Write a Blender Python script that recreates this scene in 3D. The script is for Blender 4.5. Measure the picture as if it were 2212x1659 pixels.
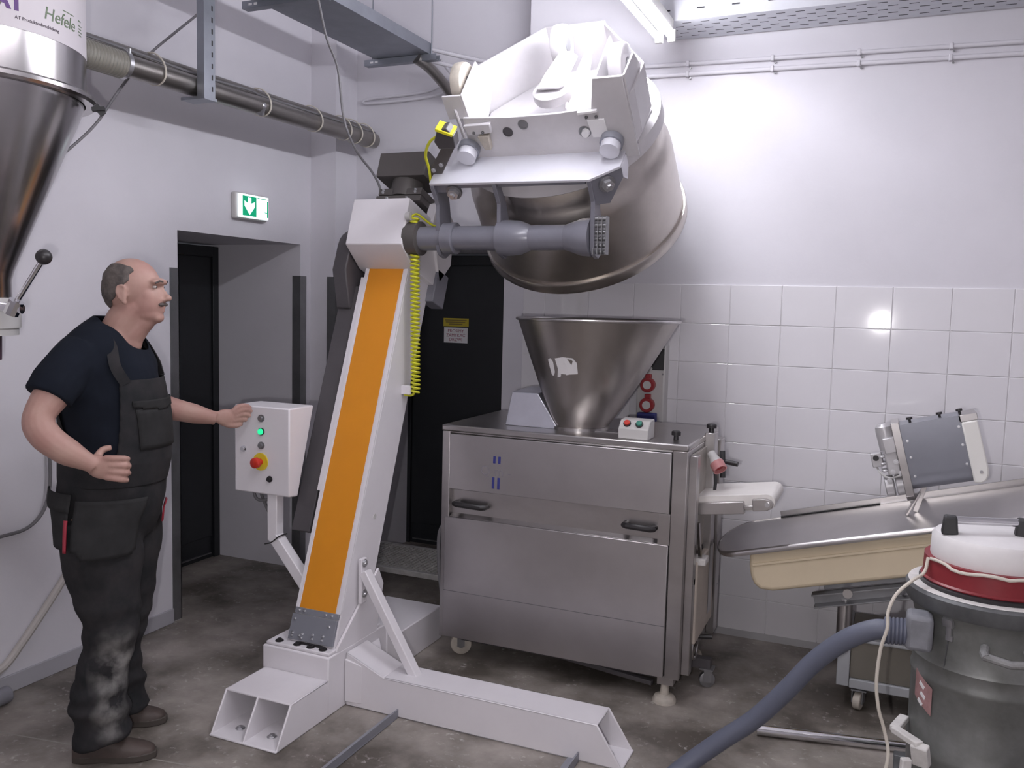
import bpy, bmesh, math, random
from mathutils import Vector, Matrix, noise

for _o in list(bpy.data.objects):
    bpy.data.objects.remove(_o)
SC = bpy.context.scene
COL = SC.collection
R = math.radians
random.seed(4)

# ------------------------------------------------------------------ camera
cam_data = bpy.data.cameras.new('camera')
cam_data.sensor_fit = 'HORIZONTAL'
cam_data.sensor_width = 36.0
cam_data.lens = 36.0 * 1900.0 / 2212.0
cam_data.clip_start = 0.05
camera = bpy.data.objects.new('camera', cam_data)
COL.objects.link(camera)
YAW, PITCH, ROLL, EYE = R(23.3), R(5.16), R(1.43), 1.66
_f = Vector((-math.sin(YAW) * math.cos(PITCH), math.cos(YAW) * math.cos(PITCH), -math.sin(PITCH)))
_r0 = Vector((math.cos(YAW), math.sin(YAW), 0))
_u0 = _r0.cross(_f)
_r = _r0 * math.cos(ROLL) + _u0 * math.sin(ROLL)
_u = _u0 * math.cos(ROLL) - _r0 * math.sin(ROLL)
camera.matrix_world = Matrix(((_r.x, _u.x, -_f.x, 0.0), (_r.y, _u.y, -_f.y, 0.0), (_r.z, _u.z, -_f.z, EYE), (0, 0, 0, 1)))
SC.camera = camera

# ------------------------------------------------------------------ world and exposure
world = bpy.data.worlds.new('world')
SC.world = world
world.use_nodes = True
world.node_tree.nodes['Background'].inputs[0].default_value = (0.75, 0.78, 0.9, 1)
world.node_tree.nodes['Background'].inputs[1].default_value = 0.05
SC.view_settings.view_transform = 'Standard'
SC.view_settings.look = 'None'
SC.view_settings.exposure = 0.17
SC.view_settings.gamma = 1.0
SC.view_settings.use_curve_mapping = False
LAMP_NEAR = 92.0      # tube over the bowl
LAMP_FILL = 15.0      # added fill tubes, out of view

# flash of the camera phone, held a little left of and below the lens
flash_data = bpy.data.lights.new('phone_flash', 'POINT')
flash_data.energy = 80.0
flash_data.color = (1.0, 0.96, 0.97)
flash_data.shadow_soft_size = 0.012
flash = bpy.data.objects.new('phone_flash', flash_data)
flash.location = (-0.11, 0.0, 1.585)
COL.objects.link(flash)

# ------------------------------------------------------------------ materials
MATS = {}


def mat(name, color, rough=0.5, metal=0.0, var=0.0, vscale=6.0, bump=0.0, bscale=40.0, stretch=(1, 1, 1),
        dark=None, emis=None, estr=0.0, spec=0.5, rvar=0.0, coat=0.0, lo=0.35, hi=0.65):
    """principled material; var mixes in a second colour by noise, bump adds fine relief"""
    if name in MATS:
        return MATS[name]
    m = bpy.data.materials.new(name)
    m.use_nodes = True
    nt = m.node_tree
    b = nt.nodes['Principled BSDF']
    c4 = (*color, 1)
    b.inputs['Base Color'].default_value = c4
    b.inputs['Roughness'].default_value = rough
    b.inputs['Metallic'].default_value = metal
    b.inputs['Specular IOR Level'].default_value = spec
    b.inputs['Coat Weight'].default_value = coat
    if emis:
        b.inputs['Emission Color'].default_value = (*emis, 1)
        b.inputs['Emission Strength'].default_value = estr
    if var or bump or rvar:
        tc = nt.nodes.new('ShaderNodeTexCoord')
        mp = nt.nodes.new('ShaderNodeMapping')
        mp.inputs['Scale'].default_value = stretch
        nt.links.new(tc.outputs['Object'], mp.inputs['Vector'])
    if var or rvar:
        n = nt.nodes.new('ShaderNodeTexNoise')
        n.inputs['Scale'].default_value = vscale
        n.inputs['Detail'].default_value = 8
        n.inputs['Roughness'].default_value = 0.62
        nt.links.new(mp.outputs[0], n.inputs['Vector'])
        rmp = nt.nodes.new('ShaderNodeValToRGB')
        d = dark if dark else tuple(c * (1 - var) for c in color)
        rmp.color_ramp.elements[0].color = (*d, 1)
        rmp.color_ramp.elements[1].color = c4
        rmp.color_ramp.elements[0].position = lo
        rmp.color_ramp.elements[1].position = hi
        nt.links.new(n.outputs['Fac'], rmp.inputs['Fac'])
        if var:
            nt.links.new(rmp.outputs['Color'], b.inputs['Base Color'])
        if rvar:
            mr = nt.nodes.new('ShaderNodeMapRange')
            mr.inputs['To Min'].default_value = max(0.02, rough - rvar)
            mr.inputs['To Max'].default_value = min(1, rough + rvar)
            nt.links.new(n.outputs['Fac'], mr.inputs['Value'])
            nt.links.new(mr.outputs[0], b.inputs['Roughness'])
    if bump:
        n2 = nt.nodes.new('ShaderNodeTexNoise')
        n2.inputs['Scale'].default_value = bscale
        n2.inputs['Detail'].default_value = 5
        nt.links.new(mp.outputs[0], n2.inputs['Vector'])
        bp = nt.nodes.new('ShaderNodeBump')
        bp.inputs['Strength'].default_value = bump
        bp.inputs['Distance'].default_value = 0.004
        nt.links.new(n2.outputs['Fac'], bp.inputs['Height'])
        nt.links.new(bp.outputs[0], b.inputs['Normal'])
    MATS[name] = m
    return m


M_WALL = mat('white_wall_paint', (0.68, 0.665, 0.71), 0.75, var=0.07, vscale=1.3, bump=0.12, bscale=60)
M_CEIL = mat('ceiling_paint', (0.66, 0.65, 0.68), 0.8)
M_TILE = mat('glazed_tile', (0.75, 0.735, 0.765), 0.06, var=0.03, vscale=3, bump=0.02, bscale=8, spec=0.55)
M_GROUT = mat('grout', (0.80, 0.79, 0.80), 0.8)
M_DOOR = mat('anthracite_door', (0.014, 0.016, 0.019), 0.42, var=0.2, vscale=3)
M_FRAME = mat('grey_door_frame', (0.42, 0.41, 0.43), 0.45)
M_ANGLE = mat('dull_steel_angle', (0.30, 0.30, 0.31), 0.42, 0.75, var=0.25, vscale=5)
M_STEEL = mat('brushed_stainless', (0.56, 0.54, 0.535), 0.30, 1.0, var=0.16, vscale=2.2, stretch=(1, 1, 3), rvar=0.07, bump=0.02, bscale=120)
M_STEELP = mat('matt_stainless_panel', (0.60, 0.58, 0.585), 0.36, 1.0, var=0.14, vscale=1.6, rvar=0.06)
M_BOWL = mat('polished_bowl_steel', (0.60, 0.56, 0.52), 0.34, 1.0, var=0.2, vscale=3, stretch=(1, 1, 1), rvar=0.08)
M_HOP = mat('hopper_steel', (0.47, 0.44, 0.415), 0.33, 1.0, var=0.12, vscale=3, rvar=0.06)
M_SILO = mat('silo_steel', (0.52, 0.50, 0.50), 0.22, 1.0, var=0.15, vscale=2, rvar=0.05)
M_CHROME = mat('chrome', (0.75, 0.75, 0.77), 0.12, 1.0)
M_GALV = mat('galvanised_sheet', (0.36, 0.38, 0.42), 0.45, 0.8, var=0.12, vscale=9)
M_WHITE = mat('white_powder_coat', (0.77, 0.745, 0.775), 0.36, var=0.05, vscale=4, bump=0.02, bscale=200)
M_TROL = mat('trolley_paint', (0.63, 0.61, 0.63), 0.38, var=0.14, vscale=4)
M_GREY = mat('grey_enamel', (0.20, 0.20, 0.235), 0.26, var=0.1, vscale=6, coat=0.2)
M_ALU = mat('light_grey_plate', (0.72, 0.72, 0.78), 0.42, 0.15, var=0.08, vscale=3)
M_PLATE = mat('grey_hinge_plate', (0.30, 0.31, 0.35), 0.4, 0.4)
M_DGREY = mat('dark_grey_cover', (0.085, 0.078, 0.084), 0.45, var=0.2, vscale=4)
M_ORANGE = mat('orange_panel', (0.70, 0.265, 0.012), 0.5, var=0.06, vscale=5)
M_BLACK = mat('black_plastic', (0.022, 0.02, 0.022), 0.4)
M_RUBBER = mat('black_rubber', (0.03, 0.03, 0.032), 0.6)
M_OLIVE = mat('bronze_grey_sheet', (0.115, 0.105, 0.10), 0.5, 0.2, var=0.12, vscale=5)
M_YELLOW = mat('yellow_cable', (0.62, 0.62, 0.03), 0.45)
M_YEL2 = mat('yellow_plastic', (0.72, 0.55, 0.03), 0.45)
M_RED = mat('red_plastic', (0.55, 0.03, 0.015), 0.4)
M_GREEN_ON = mat('lit_green_button', (0.02, 0.5, 0.22), 0.3, emis=(0.02, 0.85, 0.35), estr=0.8)
M_FLOOR = None
M_BELT = mat('white_belt', (0.78, 0.75, 0.72), 0.55, var=0.05, vscale=9)
M_CREAM = mat('cream_plastic', (0.74, 0.63, 0.45), 0.42, var=0.08, vscale=2.5)
M_CASTOR = mat('floured_castor', (0.58, 0.53, 0.46), 0.6, var=0.3, vscale=14)
M_FLOUR = mat('flour_dust', (0.72, 0.70, 0.68), 0.85, var=0.2, vscale=20)
M_BLUE = mat('blue_plastic', (0.03, 0.035, 0.16), 0.4)
M_SOCKR = mat('red_socket', (0.30, 0.025, 0.03), 0.4)
M_BOXGREY = mat('light_grey_plastic', (0.55, 0.54, 0.53), 0.5)
M_PAPER = mat('white_paper', (0.80, 0.79, 0.80), 0.7)
M_HOSE = mat('blue_grey_hose', (0.105, 0.115, 0.155), 0.5)
M_CORD = mat('cream_cord', (0.60, 0.56, 0.49), 0.55)
M_CABLE = mat('grey_cable', (0.16, 0.155, 0.165), 0.55)
M_PIPE = mat('dull_steel_pipe', (0.34, 0.32, 0.30), 0.34, 0.9, var=0.2, vscale=6)
M_RIBHOSE = mat('clear_ribbed_hose', (0.24, 0.23, 0.20), 0.35)
M_BOLT = mat('zinc_bolt', (0.62, 0.62, 0.64), 0.3, 0.9)

# ------------------------------------------------------------------ mesh builder
ORG = {}


class MB:
    """collects shapes (world coordinates, optionally through a matrix) into one mesh object"""

    def __init__(self, mx=None):
        self.bm = bmesh.new()
        self.mx = mx

    def v(self, p):
        p = Vector(p)
        if self.mx is not None:
            p = self.mx @ p
        return self.bm.verts.new(p)

    def face(self, vs):
        try:
            return self.bm.faces.new(vs)
        except ValueError:
            return None

    def hexa(self, b, t):
        """eight corners: b four bottom, t four top, same winding"""
        vb = [self.v(p) for p in b]
        vt = [self.v(p) for p in t]
        n = len(b)
        self.face(vb[::-1])
        self.face(vt)
        for i in range(n):
            j = (i + 1) % n
            self.face([vb[i], vb[j], vt[j], vt[i]])
        return self

    def box(self, x0, x1, y0, y1, z0, z1):
        return self.hexa([(x0, y0, z0), (x1, y0, z0), (x1, y1, z0), (x0, y1, z0)],
                         [(x0, y0, z1), (x1, y0, z1), (x1, y1, z1), (x0, y1, z1)])

    def prism(self, poly, axis, a, b):
        """polygon extruded along axis; poly gives the other two coordinates in xyz order"""
        def put(p, w):
            if axis == 'x':
                return (w, p[0], p[1])
            if axis == 'y':
                return (p[0], w, p[1])
            return (p[0], p[1], w)
        return self.hexa([put(p, a) for p in poly], [put(p, b) for p in poly])

    def cyl(self, p0, p1, r0, r1=None, seg=20, cap=True):
        r1 = r0 if r1 is None else r1
        return self.rings([(p0, r0), (p1, r1)], seg, cap)

    def rings(self, lst, seg=20, cap=True):
        """round body through (point, radius) stations, all along the first-to-last axis"""
        P = [Vector(p) for p, _ in lst]
        ax = (P[-1] - P[0]).normalized()
        h = Vector((0, 0, 1)) if abs(ax.z) < 0.9 else Vector((1, 0, 0))
        a = ax.cross(h).normalized()
        b = ax.cross(a)
        rows = []
        for p, (_, r) in zip(P, lst):
            rows.append([self.v(p + (a * math.cos(2 * math.pi * i / seg) + b * math.sin(2 * math.pi * i / seg)) * r) for i in range(seg)])
        for k in range(len(rows) - 1):
            for i in range(seg):
                j = (i + 1) % seg
                self.face([rows[k][i], rows[k][j], rows[k + 1][j], rows[k + 1][i]])
        if cap:
            self.face(rows[0][::-1])
            self.face(rows[-1])
        return self

    def tube(self, pts, r, seg=10, cap=True, rad=None):
        P = [Vector(p) for p in pts]
        n = len(P)
        T = []
        for i in range(n):
            d = (P[min(i + 1, n - 1)] - P[max(i - 1, 0)])
            T.append(d.normalized())
        h = Vector((0, 0, 1)) if abs(T[0].z) < 0.9 else Vector((1, 0, 0))
        a = T[0].cross(h).normalized()
        rows = []
        for i in range(n):
            a = (a - T[i] * a.dot(T[i])).normalized()
            b = T[i].cross(a)
            rr = rad[i] if rad else r
            rows.append([self.v(P[i] + (a * math.cos(2 * math.pi * k / seg) + b * math.sin(2 * math.pi * k / seg)) * rr) for k in range(seg)])
        for q in range(n - 1):
            for k in range(seg):
                j = (k + 1) % seg
                self.face([rows[q][k], rows[q][j], rows[q + 1][j], rows[q + 1][k]])
        if cap:
            self.face(rows[0][::-1])
            self.face(rows[-1])
        return self

    def bar(self, p0, p1, w, h, up=(0, 0, 1)):
        """rectangular bar from p0 to p1"""
        p0, p1 = Vector(p0), Vector(p1)
        ax = (p1 - p0).normalized()
        s = ax.cross(Vector(up)).normalized() * (w / 2)
        u = s.cross(ax).normalized() * (h / 2)
        return self.hexa([p0 - s - u, p0 + s - u, p0 + s + u, p0 - s + u], [p1 - s - u, p1 + s - u, p1 + s + u, p1 - s + u])

    def ell(self, c, rx, ry, rz, seg=20, rot=None):
        c = Vector(c)
        rows = []
        n = seg // 2
        for i in range(1, n):
            t = math.pi * i / n
            row = []
            for k in range(seg):
                a = 2 * math.pi * k / seg
                p = Vector((rx * math.sin(t) * math.cos(a), ry * math.sin(t) * math.sin(a), rz * math.cos(t)))
                if rot is not None:
                    p = rot @ p
                row.append(self.v(c + p))
            rows.append(row)
        pt, pb = Vector((0, 0, rz)), Vector((0, 0, -rz))
        if rot is not None:
            pt, pb = rot @ pt, rot @ pb
        vt, vb = self.v(c + pt), self.v(c + pb)
        for k in range(seg):
            j = (k + 1) % seg
            self.face([vt, rows[0][k], rows[0][j]])
            self.face([vb, rows[-1][j], rows[-1][k]])
            for i in range(len(rows) - 1):
                self.face([rows[i][k], rows[i + 1][k], rows[i + 1][j], rows[i][j]])
        return self

    def loft(self, rows, cap=True, closed=True):
        """rows of points, each row a ring"""
        vr = [[self.v(p) for p in row] for row in rows]
        n = len(vr[0])
        for k in range(len(vr) - 1):
            for i in range(n if closed else n - 1):
                j = (i + 1) % n
                self.face([vr[k][i], vr[k][j], vr[k + 1][j], vr[k + 1][i]])
        if cap:
            self.face(vr[0][::-1])
            self.face(vr[-1])
        return self

    def build(self, name, material, parent=None, bevel=0.0, smooth=35, seg=2):
        bmesh.ops.recalc_face_normals(self.bm, faces=self.bm.faces[:])
        org = Vector(ORG.get(parent.name, (0, 0, 0))) if parent else Vector((0, 0, 0))
        if org.length:
            bmesh.ops.translate(self.bm, verts=self.bm.verts[:], vec=-org)
        me = bpy.data.meshes.new(name)
        self.bm.to_mesh(me)
        self.bm.free()
        return link(name, me, material, parent, bevel, smooth, seg)


def link(name, me, material, parent=None, bevel=0.0, smooth=35, seg=2):
    o = bpy.data.objects.new(name, me)
    COL.objects.link(o)
    if material:
        me.materials.clear()
        me.materials.append(material)
    if smooth:
        me.shade_smooth()
        me.set_sharp_from_angle(angle=R(smooth))
    if parent:
        o.parent = parent
        ORG[o.name] = ORG.get(parent.name, (0, 0, 0))
    if bevel:
        bv = o.modifiers.new('bevel', 'BEVEL')
        bv.width = bevel
        bv.segments = seg
        bv.limit_method = 'ANGLE'
        bv.angle_limit = R(40)
        bv.harden_normals = False
    return o


def tag(o, label=None, cat=None, group=None, kind=None):
    if label:
        o['label'] = label
    if cat:
        o['category'] = cat
    if group:
        o['group'] = group
    if kind:
        o['kind'] = kind
    return o


def thing(name, loc, label, cat, group=None):
    o = bpy.data.objects.new(name, None)
    o.empty_display_size = 0.1
    COL.objects.link(o)
    o.location = loc
    ORG[o.name] = tuple(loc)
    return tag(o, label, cat, group)


def struct(o, label=None, cat=None):
    return tag(o, label, cat, kind='structure')


def inst(me_obj, name, parent, loc, rot=None):
    """another object sharing the mesh of me_obj, placed at a world location under parent"""
    o = bpy.data.objects.new(name, me_obj.data)
    COL.objects.link(o)
    o.parent = parent
    o.location = Vector(loc) - Vector(ORG.get(parent.name, (0, 0, 0)))
    if rot is not None:
        o.rotation_euler = rot
    ORG[o.name] = tuple(loc)
    return o


def spline(pts, n=8):
    """Catmull-Rom through the points"""
    P = [Vector(p) for p in pts]
    P = [P[0] * 2 - P[1]] + P + [P[-1] * 2 - P[-2]]
    out = []
    for i in range(1, len(P) - 2):
        for k in range(n):
            t = k / n
            a, b, c, d = P[i - 1], P[i], P[i + 1], P[i + 2]
            out.append(0.5 * ((2 * b) + (c - a) * t + (2 * a - 5 * b + 4 * c - d) * t * t + (3 * b - 3 * c + d - a) * t ** 3))
    out.append(P[-2])
    return out


def text_mesh(s, size, extrude=0.0006, align='CENTER', shear=0.0, bold=0.0):
    cu = bpy.data.curves.new('lettering', 'FONT')
    cu.body = s
    cu.size = size
    cu.extrude = extrude
    cu.align_x = align
    cu.align_y = 'CENTER'
    cu.shear = shear
    cu.offset = bold
    cu.resolution_u = 3
    o = bpy.data.objects.new('lettering', cu)
    COL.objects.link(o)
    dg = bpy.context.evaluated_depsgraph_get()
    me = bpy.data.meshes.new_from_object(o.evaluated_get(dg))
    bpy.data.objects.remove(o)
    return me


def place_text(name, s, size, M, material, parent, fn=None, **kw):
    """flat lettering: local x right, y up, z towards the reader, through matrix M (or a warp fn)"""
    me = text_mesh(s, size, **kw)
    org = Vector(ORG.get(parent.name, (0, 0, 0)))
    for v in me.vertices:
        p = fn(v.co) if fn else M @ v.co
        v.co = p - org
    return link(name, me, material, parent, smooth=0)


def frame(o, x, y, z):
    """matrix with columns x y z (vectors) and origin o"""
    x, y, z, o = Vector(x), Vector(y), Vector(z), Vector(o)
    return Matrix(((x.x, y.x, z.x, o.x), (x.y, y.y, z.y, o.y), (x.z, y.z, z.z, o.z), (0, 0, 0, 1)))


def remesh(mb, voxel, smooth=3, name='m'):
    """fuse the shapes of a builder into one continuous skin"""
    bmesh.ops.recalc_face_normals(mb.bm, faces=mb.bm.faces[:])
    me = bpy.data.meshes.new(name)
    mb.bm.to_mesh(me)
    mb.bm.free()
    o = bpy.data.objects.new(name, me)
    COL.objects.link(o)
    rm = o.modifiers.new('r', 'REMESH')
    rm.mode = 'VOXEL'
    rm.voxel_size = voxel
    sm = o.modifiers.new('s', 'SMOOTH')
    sm.factor = 0.5
    sm.iterations = smooth
    dg = bpy.context.evaluated_depsgraph_get()
    out = bpy.data.meshes.new_from_object(o.evaluated_get(dg))
    bpy.data.objects.remove(o)
    return out

# ================================================================== the room
XL, YT, YB, CEILZ = -3.29, 4.51, 4.70, 3.75      # left wall, tiled wall, rear wall behind it, ceiling
XR, YF = 3.0, -3.2


def floor_material():
    m = bpy.data.materials.new('worn_concrete_floor')
    m.use_nodes = True
    nt = m.node_tree
    b = nt.nodes['Principled BSDF']
    tc = nt.nodes.new('ShaderNodeTexCoord')

    def noise_ramp(scale, detail, c0, c1, p0, p1, rough=0.6):
        n = nt.nodes.new('ShaderNodeTexNoise')
        n.inputs['Scale'].default_value = scale
        n.inputs['Detail'].default_value = detail
        n.inputs['Roughness'].default_value = rough
        nt.links.new(tc.outputs['Object'], n.inputs['Vector'])
        r = nt.nodes.new('ShaderNodeValToRGB')
        r.color_ramp.elements[0].color = c0
        r.color_ramp.elements[0].position = p0
        r.color_ramp.elements[1].color = c1
        r.color_ramp.elements[1].position = p1
        nt.links.new(n.outputs['Fac'], r.inputs['Fac'])
        return n, r

    n1, r1 = noise_ramp(2.2, 9, (0.095, 0.082, 0.068, 1), (0.36, 0.325, 0.295, 1), 0.38, 0.64)
    n2, r2 = noise_ramp(34, 6, (0, 0, 0, 1), (1, 1, 1, 1), 0.56, 0.66)
    n3, r3 = noise_ramp(6, 9, (0, 0, 0, 1), (1, 1, 1, 1), 0.48, 0.66, 0.75)
    mul = nt.nodes.new('ShaderNodeMath')
    mul.operation = 'MULTIPLY'
    nt.links.new(r2.outputs['Color'], mul.inputs[0])
    nt.links.new(r3.outputs['Color'], mul.inputs[1])
    mul2 = nt.nodes.new('ShaderNodeMath')
    mul2.operation = 'MULTIPLY'
    mul2.inputs[1].default_value = 0.8
    nt.links.new(mul.outputs[0], mul2.inputs[0])
    mix = nt.nodes.new('ShaderNodeMixRGB')
    mix.inputs['Color2'].default_value = (0.62, 0.59, 0.57, 1)
    nt.links.new(mul2.outputs[0], mix.inputs['Fac'])
    nt.links.new(r1.outputs['Color'], mix.inputs['Color1'])
    nt.links.new(mix.outputs['Color'], b.inputs['Base Color'])
    mr = nt.nodes.new('ShaderNodeMapRange')
    mr.inputs['To Min'].default_value = 0.28
    mr.inputs['To Max'].default_value = 0.62
    nt.links.new(n3.outputs['Fac'], mr.inputs['Value'])
    nt.links.new(mr.outputs[0], b.inputs['Roughness'])
    bp = nt.nodes.new('ShaderNodeBump')
    bp.inputs['Strength'].default_value = 0.12
    bp.inputs['Distance'].default_value = 0.01
    nt.links.new(n3.outputs['Fac'], bp.inputs['Height'])
    nt.links.new(bp.outputs[0], b.inputs['Normal'])
    return m


M_FLOOR = floor_material()
struct(MB().box(XL - 0.75, XR + 0.1, YF - 0.1, 5.5, -0.1, 0.0).build('floor', M_FLOOR, smooth=0), 'worn grey brown concrete floor with flour spots')
struct(MB().box(XL - 0.75, XR + 0.1, YF - 0.1, 5.5, CEILZ, CEILZ + 0.1).build('ceiling', M_CEIL, smooth=0), 'plain white ceiling above the machines')

# left wall with a deep door opening (y 3.39 to 4.38)
OY0, OY1, OZ, XD = 3.39, 4.38, 1.987, -3.93
w = MB()
w.box(XL - 0.75, XL, YF, OY0, 0, CEILZ)
w.box(XL - 0.75, XL, OY1, 5.5, 0, CEILZ)
w.box(XL - 0.75, XL, OY0, OY1, OZ, CEILZ)
w.box(XL, -3.11, 4.48, YB, 0, CEILZ)                 # pilaster in the corner
wall_left = struct(w.build('wall_left', M_WALL, smooth=0), 'white painted wall with a deep door opening')
# rear wall with the second deep opening, and the tiled wall standing proud of it
PX0, PX1 = -3.02, -2.09
w = MB()
w.box(-3.29, PX0, YB, 5.5, 0, CEILZ)
w.box(PX1, -1.70, YB, 5.5, 0, CEILZ)
w.box(PX0, PX1, YB, 5.5, OZ, CEILZ)
struct(w.build('wall_rear', M_WALL, smooth=0), 'white wall in the far corner around the dark door')
XT = -1.885
wall_back = struct(MB().box(XT, XR, YT, 5.5, 0, CEILZ).build('wall_back', M_WALL, smooth=0), 'white wall tiled on its lower half')
struct(MB().box(XR, XR + 0.1, YF, 5.5, 0, CEILZ).build('wall_right', M_WALL, smooth=0), 'white wall outside the picture on the right')
struct(MB().box(XL, XR, YF - 0.1, YF, 0, CEILZ).build('wall_front', M_WALL, smooth=0), 'white wall behind the viewpoint')

# wall tiles: nine courses, one object each
TW, TH, GAP = 0.2495, 0.1985, 0.0022
TOPZ = 1.7865
tile0 = None
cols = [-1.885 + 0.0] + [-1.756 + TW * i for i in range(0, 15)]
MB().box(XT, cols[-1], YT - 0.004, YT, 0, TOPZ - 0.001).build('grout_bed', M_GROUT, wall_back, smooth=0)
TM = {}
for row in range(9):
    z1 = TOPZ - row * TH
    z0 = max(0.001, z1 - TH)
    for ci in range(len(cols) - 1):
        x0, x1 = cols[ci], cols[ci + 1]
        key = (round(x1 - x0, 3), round(z1 - z0, 3))
        hw, hh = (x1 - x0 - GAP) / 2, (z1 - z0 - GAP) / 2
        cx, cz = (x0 + x1) / 2, (z0 + z1) / 2
        if key not in TM:
            mb = MB()
            e = 0.0025
            mb.hexa([(-hw, 0, -hh), (hw, 0, -hh), (hw, 0, hh), (-hw, 0, hh)],
                    [(-hw, -0.0025, -hh), (hw, -0.0025, -hh), (hw, -0.0025, hh), (-hw, -0.0025, hh)])
            top = [(-hw, -0.0025, -hh), (hw, -0.0025, -hh), (hw, -0.0025, hh), (-hw, -0.0025, hh)]
            inn = [(-hw + e, -0.0044, -hh + e), (hw - e, -0.0044, -hh + e), (hw - e, -0.0044, hh - e), (-hw + e, -0.0044, hh - e)]
            mb.hexa(top, inn)
            o = mb.build('tile', M_TILE, wall_back, smooth=0)
            o.location = (cx, YT - 0.004, cz)
            TM[key] = o
        else:
            o = inst(TM[key], 'tile', wall_back, (cx, YT - 0.004 + random.uniform(-0.0006, 0.0003), cz))
        o.rotation_euler = (random.uniform(-0.002, 0.002), 0, random.uniform(-0.002, 0.002))

# doors in the two openings
def dark_door(name, label, fr):
    """fr maps local x (across), y (towards the room), z up; door 0.98 wide"""
    d = MB(fr).box(0, 0.985, -0.06, 0, 0.0, 1.972).build(name, M_DOOR, smooth=0)
    struct(d, label)
    f = MB(fr)
    f.box(0.0, 0.05, 0, 0.02, 0, 1.972)
    f.box(0.935, 0.985, 0, 0.02, 0, 1.972)
    f.box(0.05, 0.935, 0, 0.02, 1.91, 1.972)
    f.build('door_frame', M_DOOR, d, bevel=0.002)
    MB(fr).box(0.055, 0.93, 0, 0.008, 0.14, 1.905).build('door_leaf', M_DOOR, d, bevel=0.002)
    MB(fr).box(0.07, 0.915, 0.0, 0.013, 0.028, 0.034).build('sill_edge', M_ANGLE, d, smooth=0)
    h = MB(fr)
    h.cyl((0.13, 0.008, 1.0), (0.13, 0.055, 1.0), 0.011)
    h.cyl((0.13, 0.05, 1.0), (0.25, 0.05, 1.0), 0.009)
    h.build('handle', M_BLACK, d)
    return d


door_1 = dark_door('door_1', 'anthracite steel door set deep in the left wall', frame((XD, OY0, 0), (0, 1, 0), (1, 0, 0), (0, 0, 1)))
door_2 = dark_door('door_2', 'anthracite steel door with stickers behind the stainless machine', frame((PX1 + 0.03, 5.24, 0), (-1, 0, 0), (0, -1, 0), (0, 0, 1)))

# steel corner guards and skirting
def guard(name, a, b, h, label):
    """a, b: two leaf boxes (x0,x1,y0,y1)"""
    m = MB()
    for q in (a, b):
        m.box(q[0], q[1], q[2], q[3], 0.005, h)
    return struct(m.build(name, M_ANGLE, smooth=0), label)


t = 0.004
guard('trim_1', (XL, XL + t, OY0 - 0.055, OY0 + t), (XL - 0.055, XL + t, OY0, OY0 + t), 1.80, 'steel corner guard beside the man at the door opening')
guard('trim_2', (XL, XL + t, OY1 - t, OY1 + 0.055), (XL - 0.055, XL, OY1 - t, OY1), 1.80, 'steel corner guard on the far edge of the left door opening')
guard('trim_3', (-3.11 - 0.055, -3.11 + t, 4.48 - t, 4.48), (-3.11, -3.11 + t, 4.48, 4.53), 1.80, 'steel corner guard on the corner pilaster')
b = MB()
b.box(XL, XL + 0.012, YF, OY0 - 0.056, 0, 0.075)
struct(b.build('baseboard_left', mat('grey_skirting', (0.42, 0.415, 0.45), 0.5), bevel=0.003), 'pale grey skirting along the left wall')
b = MB()
b.prism([(XL, 0), (XL + 0.03, 0), (XL, 0.03)], 'y', YF, OY0 - 0.056)
# floor coving
b2 = MB()
b2.prism([(YT - 0.035, 0.0), (YT - 0.005, 0.0), (YT - 0.005, 0.03)], 'x', XT, XR)
struct(b2.build('baseboard_back', mat('grey_coving', (0.36, 0.35, 0.35), 0.5), smooth=0), 'thin grey coving below the wall tiles')
b.bm.free()
# saw cut joint in the floor
fj = MB()
fj.bar((-3.2, 2.15, 0.0006), (-1.2, 2.46, 0.0006), 0.006, 0.001)
struct(fj.build('trim_4', mat('pale_joint', (0.30, 0.285, 0.26), 0.7), smooth=0), 'pale straight joint line in the concrete floor')

# ------------------------------------------------------------------ lamps
M_TUBE = mat('lit_fluorescent_tube', (1, 1, 1), 0.4, emis=(0.93, 0.93, 1.0), estr=LAMP_NEAR)
M_ROW_FILL = mat('added_row_tube', (1, 1, 1), 0.4, emis=(0.95, 0.93, 1.0), estr=LAMP_NEAR * 0.45)
M_FILL_TUBE = mat('added_fill_tube', (1, 1, 1), 0.4, emis=(1.0, 0.93, 0.97), estr=LAMP_FILL)


def batten(x, y0, y1, z, tube, label):
    L = thing('fluorescent_lamp', (x, (y0 + y1) / 2, z), label, 'lamp')
    h = MB()
    h.prism([(x - 0.035, z + 0.085), (x - 0.035, z + 0.035), (x + 0.035, z + 0.035), (x + 0.035, z + 0.085)], 'y', y0, y1)
    h.build('housing', M_BOXGREY, L, bevel=0.004)
    for s in (-1, 1):
        MB().cyl((x + s * 0.03, y0 + 0.03, z), (x + s * 0.03, y1 - 0.03, z), 0.014, seg=12).build('tube', tube, L)
        for yy in (y0 + 0.012, y1 - 0.012):
            MB().box(x + s * 0.03 - 0.018, x + s * 0.03 + 0.018, yy - 0.012, yy + 0.012, z - 0.02, z + 0.036).build('lamp_holder', M_BOXGREY, L, bevel=0.003)
    for yy in (y0 + 0.25, y1 - 0.25):
        MB().cyl((x, yy, z + 0.08), (x, yy, CEILZ), 0.004, seg=8).build('hanger_rod', M_GALV, L)
    return L


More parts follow.
